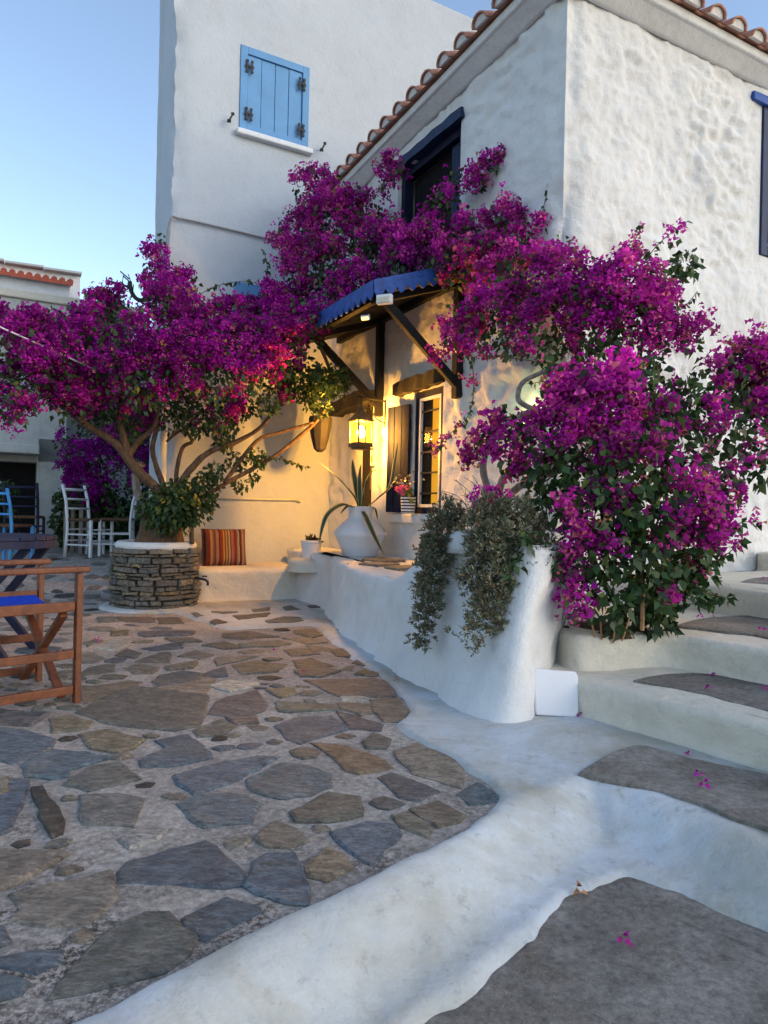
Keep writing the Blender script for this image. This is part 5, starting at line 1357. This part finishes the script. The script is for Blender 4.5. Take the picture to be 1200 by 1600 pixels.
# ---- the bush by the steps
bush = empty('bougainvillea_bush', Vector((1.22, 3.75, Z3)), label='big magenta bougainvillea bush growing from the bed beside the steps', cat='bush')
B = [(900, 620, 4.1, 46), (950, 640, 4.0, 52), (880, 680, 4.0, 50), (830, 690, 4.2, 34, .7), (800, 660, 4.3, 24, .8), (765, 690, 4.4, 18, .8), (738, 710, 4.5, 10), (795, 725, 4.3, 22, .7), (1000, 600, 4.3, 38, .3), (1010, 660, 4.0, 50, .5), (1060, 640, 4.2, 46, .35), (1120, 600, 4.4, 46, .75), (1170, 570, 4.5, 36, .85), (1185, 640, 4.4, 44, .75), (1130, 680, 4.2, 44, .75), (1180, 695, 4.3, 34, .85), (1195, 600, 4.5, 40, .7), (1195, 740, 4.3, 22, .5),
     (1060, 720, 4.0, 50, .4), (990, 730, 3.8, 56, .55), (920, 740, 3.8, 54, .5), (860, 740, 4.0, 40, .3), (860, 790, 3.85, 34, .15), (940, 810, 3.7, 54, .35), (1010, 800, 3.7, 56, .45), (1080, 790, 3.8, 50, .45), (1130, 755, 4.1, 28, .4), (1115, 820, 3.9, 28, .5), (1070, 860, 3.8, 44, .5), (1000, 870, 3.65, 50, .45), (930, 870, 3.65, 40, .4), (895, 890, 3.65, 24, .8), (950, 935, 3.6, 36, .4), (1010, 925, 3.65, 38, .35), (1055, 915, 3.75, 32, .1), (1095, 900, 3.85, 22, .08), (960, 970, 3.6, 22, .2), (1010, 970, 3.7, 24, .05), (898, 950, 3.55, 12, .8), (770, 782, 3.9, 14, 1), (1030, 960, 3.75, 20, 0), (1160, 610, 4.6, 40, .4)]
limb(bush, PX([(955, 1005, 3.72), (962, 970, 3.72), (990, 930, 3.75), (1000, 850, 3.9), (980, 740, 4.1), (950, 640, 4.3)]), .024, .014, 'bark', seed=31)
limb(bush, PX([(1000, 1000, 3.75), (1003, 950, 3.72), (1000, 915, 3.7), (1010, 850, 3.8)]), .018, .014, 'bark', seed=32)
limb(bush, PX([(975, 1003, 3.75), (970, 960, 3.8), (930, 880, 3.9), (900, 780, 4.0), (870, 690, 4.2)]), .02, .012, 'bark', seed=33)
limb(bush, PX([(985, 1000, 3.8), (1030, 900, 3.95), (1080, 780, 4.1), (1140, 650, 4.4)]), .02, .012, 'bark', seed=34)
M['stalk'] = simple('dry_stalk', (.36, .20, .09))
for k, (a, b, c, d_) in enumerate([(940, 1000, 938, 965), (958, 1005, 962, 968), (972, 1002, 985, 960), (930, 1000, 925, 975), (1003, 985, 1005, 915)]):
    MB().tube(PX([(a, b, 3.62), (c, d_, 3.62)]), .005 if k < 4 else .012, 5).build('stalk', M['stalk'], bush)
sprig(PX([(1060, 870, 3.8), (1110, 860, 3.8), (1150, 820, 3.85), (1185, 815, 3.9)]), bush, .004, 34, .05, 12)
sprig(PX([(1050, 900, 3.75), (1090, 890, 3.75), (1130, 870, 3.75), (1160, 845, 3.8)]), bush, .004, 44, .055, 10)
sprig(PX([(1040, 930, 3.7), (1090, 925, 3.7), (1140, 935, 3.7)]), bush, .004, 40, .055)
sprig(PX([(1030, 950, 3.7), (1070, 945, 3.7), (1110, 940, 3.7)]), bush, .004, 34, .055)
sprig(PX([(1020, 985, 3.65), (1045, 985, 3.65), (1060, 980, 3.65)]), bush, .004, 20, .05)
sprig(PX([(1010, 650, 4.0), (1030, 590, 4.0), (1020, 560, 4.0)]), bush, .004, 26, .06)
sprig(PX([(1140, 560, 4.4), (1170, 545, 4.5), (1150, 535, 4.5)]), bush, .004, 16, .05, 14)
B = [(b[0], b[1], b[2], b[3] * 1.04, (b[4] if len(b) > 4 else 1.0) * .98) for b in B]
finish(bush, clouds(B, PINK + MAG[:2], .040, .062, 1.0, 1.7))
bed = MB(); bed.lathe([(.23, -.02), (.20, .006), (.12, .022), (.02, .03)], Vector((*xy(965, 1000, Z3), Z3)) + Vector((.02, .36, 0)), 24)
o = bed.build('planting_bed', M['soil'], None, smooth=True, kind='structure')

# ---- bougainvillea and greenery in the background on the left
bgb = empty('bougainvillea_shrub', on_ground(165, 9.9), label='shaded purple bougainvillea behind the white chairs', cat='bush')
limb(bgb, PX([(165, 850, 9.9), (160, 780, 9.8), (150, 720, 9.7)]), .05, .03, seed=41)
finish(bgb, clouds([(105, 695, 9.6, 18, .8), (150, 715, 9.5, 34, .8), (200, 690, 9.6, 40, .7), (225, 735, 9.5, 36, .8), (135, 755, 9.5, 30, .8), (180, 770, 9.5, 34, .6), (115, 725, 9.6, 18, .8), (160, 660, 9.7, 40, .7), (220, 650, 9.7, 36, .6), (230, 790, 9.6, 30, .1), (190, 810, 9.6, 30, .1)], PUR, .036, .06, 1.0, 1.2))
gsh = empty('green_shrub', on_ground(115, 9.7), label='dark green leafy shrub between the grey pillar and the white chairs', cat='shrub')
limb(gsh, PX([(112, 858, 9.7), (110, 820, 9.7)]), .03, .015, seed=42)
finish(gsh, clouds([(110, 780, 9.6, 22, 0), (105, 815, 9.6, 24, 0), (125, 800, 9.6, 26, 0), (100, 840, 9.5, 14, 0), (155, 800, 9.9, 40, 0), (200, 830, 9.9, 40, 0)], PUR, .03, .075, 1, 1.3))
wf = empty('white_flower_plant', on_ground(8, 9.8), label='leafy pot plant with white flowers at the left edge', cat='plant')
finish(wf, clouds([(5, 765, 9.7, 16, .12), (20, 760, 9.7, 8, .2), (-15, 770, 9.7, 20, .1), (0, 800, 9.7, 20, 0), (0, 835, 9.7, 18, 0)], [(1, (.7, .7, .7))], .05, .08, .5, 1.2))
pk = on_ground(10, 9.6); o = MB().lathe([(.11, 0), (.15, .25), (.155, .27), (.13, .27)], pk + Z * .0, 20).build('flower_pot', M['clay'], None, smooth=True); tag(o, 'grey clay pot of the white-flowered plant at the left edge', 'pot')

# ---- small pot plants
sc = empty('pot_succulent', PT + Z * .17, label='small dark succulent rosette in the white flower pot', cat='plant')
n = 60; dr = unit(rng.normal(size=(n, 3)) * np.array([1, 1, .5]) + np.array([0, 0, .9]))
P = np.array(PT + Z * .19) + rng.normal(size=(n, 3)) * np.array([.035, .035, .012])
V_, Q, C = leaves(P, dr, rng.uniform(.04, .085, n), mixcol(n, [(1, (.05, .06, .03)), (1, (.09, .04, .03))], .3), .3, .1, .0)
link('foliage', npmesh('foliage', V_, Q, C), M['succ'], sc)
ge = empty('geranium', SP + Z * .15, label='pink-flowered geranium trailing from the striped pot on the sill', cat='plant')
n = 30; P = np.array(SP + Z * .2) + rng.normal(size=(n, 3)) * np.array([.04, .04, .06])
V_, Q, C = leaves(P, unit(rsphere(n) + np.array([-.2, -.6, .2])), rng.uniform(.04, .075, n), mixcol(n, [(1, (.10, .20, .02)), (1, (.22, .26, .03))], .3), .5, .05, .2)
link('foliage', npmesh('foliage', V_, Q, C), M['leaf'], ge)
for k, (a, b) in enumerate([(628, 762), (640, 742), (622, 755), (648, 735)]):
    MB().tube(smoothpath([SP + Z * .18, (SP + Z * .3 + at(a, b, 6.55)) / 2, at(a, b, 6.55)], 4), .003, 5).build('stem', M['stalk'], ge)
n = 26; P = np.array(at(626, 764, 6.5)) + rng.normal(size=(n, 3)) * .02
V_, Q, C = bracts(P, rsphere(n), np.full(n, .028), mixcol(n, [(1, (.65, .12, .40))])); link('flowers', npmesh('flowers', V_, Q, C), M['bract'], ge)
n = 40; P = np.array(at(628, 752, 6.55)) + rng.normal(size=(n, 3)) * np.array([.07, .05, .035])
V_, Q, C = leaves(P, rsphere(n), np.full(n, .035), mixcol(n, [(1, (.10, .11, .12)), (1, (.3, .3, .32))])); link('foliage', npmesh('foliage', V_, Q, C), M['leaf'], ge)
tw = empty('dry_twigs', at(745, 815, 4.6), label='bare dry twigs sticking up in front of the white wall', cat='twigs')
R = random.Random(4)
for k in range(14):
    a = 745 + R.uniform(-15, 25); b = 800; e = (a - R.uniform(5, 70), b - R.uniform(20, 60)); mid = ((a + e[0]) / 2 + R.uniform(-8, 8), (b + e[1]) / 2 - 6)
    MB().tube(smoothpath(PX([(a, b + 12, 4.6), (*mid, 4.6 + R.uniform(-.1, .1)), (*e, 4.6 + R.uniform(-.1, .1))]), 4), .0022, 4).build('twig', M['barkgrey'], tw)

# ---- trailing succulents on the terrace wall
SUC = [(4, (.12, .14, .085)), (3, (.17, .185, .12)), (2, (.25, .24, .16)), (1.5, (.20, .145, .085)), (.3, (.32, .14, .08))]
def trailing(name, blobs, label, seed):
    root = empty(name, at(*blobs[0][:3]), label=label, cat='plant', group='trailing succulents on the terrace wall')
    Ps, Ds = [], []
    for px, py, d, rp in blobs:
        c = np.array(at(px, py, d)); r = rp * .86 * d / F; nt = int(165 * (r / .1) ** 2)
        dr = rsphere(nt); p = c + dr * r * (rng.random((nt, 1)) ** .5) * np.array([1, .8, 1]); ax = unit(dr + rsphere(nt) * .5 + np.array([0, -.5, .1]))
        m = 10; P = np.repeat(p, m, 0); A = np.repeat(ax, m, 0); off = rng.random((nt * m, 1)) * .035
        Ps.append(P + A * off); Ds.append(unit(A * .8 + rsphere(nt * m) * .75))
    P = np.vstack(Ps); D = np.vstack(Ds); n = len(P)
    tone = (1 + .25 * fbm(P, 7, 2, seed))[:, None]
    V_, Q, C = leaves(P, D, rng.uniform(.018, .034, n), mixcol(n, SUC, .25) * tone, .17, .05, -.1)
    link('foliage', npmesh('foliage', V_, Q, C), M['succ'], root, kind='stuff')
    c = [at(*b[:3]) for b in blobs]
    MB().tube(smoothpath([q + Vector((0, .06, 0)) for q in c[:4]], 3), .012, 6).build('stem', M['bark'], root)
trailing('trailing_succulent', [(700, 800, 4.15, 22), (690, 830, 4.1, 32), (682, 860, 4.05, 30), (676, 890, 4.0, 28), (670, 915, 3.97, 26), (668, 940, 3.93, 22), (662, 965, 3.9, 18), (665, 990, 3.88, 14), (660, 1008, 3.86, 9), (645, 1002, 3.86, 7), (715, 810, 4.15, 20), (672, 860, 4.05, 20)], 'narrow grey-green trailing succulent hanging nearest the window', 1)
trailing('trailing_succulent', [(765, 800, 3.75, 32), (790, 810, 3.75, 34), (745, 830, 3.7, 30), (775, 850, 3.65, 38), (760, 880, 3.6, 36), (740, 905, 3.57, 26), (775, 915, 3.55, 30), (765, 940, 3.52, 28), (750, 960, 3.5, 22), (770, 975, 3.48, 14), (742, 985, 3.47, 12), (738, 1005, 3.45, 9), (815, 800, 3.75, 24), (805, 840, 3.65, 22), (835, 825, 3.8, 24), (850, 850, 3.8, 20), (785, 965, 3.5, 8), (705, 992, 3.6, 5)], 'broad grey-green trailing succulent spilling over the wall corner', 2)
iv = empty('ivy_patch', at(805, 870, 3.6), label='dark green leafy clump between the trailing succulent and the bush', cat='plant')
finish(iv, clouds([(815, 850, 3.6, 20, 0), (800, 880, 3.57, 20, 0), (825, 880, 3.6, 16, 0), (790, 905, 3.54, 12, 0), (835, 850, 3.6, 20, 0), (855, 870, 3.62, 22, 0), (870, 890, 3.62, 16, 0)], PINK, .03, .045, 1, 1.6))
# a few leaves among the terrace wall's crown between plants
# ---- fallen petals
petals = [(1090, 1212, .05, 'on the first concrete step, the upper of a pair'), (1103, 1227, .05, 'on the first concrete step, the lower of a pair'), (1075, 1180, .02, 'on the white foot of the second step'), (1107, 1077, Z2 + .026, 'in the middle of the second concrete step'), (1115, 1057, Z2 + .016, 'against the riser behind the second concrete step'), (1198, 1077, Z2 + .026, 'at the right edge on the second concrete step'),
          (1095, 964, Z3 + .016, 'on the third step, the left of a pair'), (1114, 965, Z3 + .016, 'on the third step, the right of a pair'), (1190, 985, Z3 + .026, 'at the right edge on the third concrete step'), (1192, 905, Z4 + .026, 'on the topmost visible step'),
          (978, 1470, ZLOW + .01, 'in the open on the lower concrete path'), (905, 1392, ZLOW + .014, 'at the tip of the lower concrete path'), (475, 1052, .022, 'on the paving in the middle of the patio'), (337, 984, .022, 'where the paving meets the white border before the bench'), (427, 1017, .022, 'on the paving in front of the bench'), (620, 1063, .02, 'on the white border below the terrace wall'), (905, 1118, .02, 'beside the leaning white slab'), (152, 1000, .02, 'on the paving right of the director chair')]
for i, (a, b, z, where) in enumerate(petals):
    p = np.array(onz(a, b, z)); V_, Q, C = bracts(p[None] + np.array([[0, 0, .003]]), unit(rng.normal(size=(1, 3)) * .4 + np.array([[0, 0, 1.]])), np.array([.020]), mixcol(1, PINK))
    o = link('fallen_petal', npmesh('fallen_petal', V_, Q, C), M['bract'])
    tag(o, 'magenta petals fallen ' + where, 'petal', 'fallen bougainvillea petals')
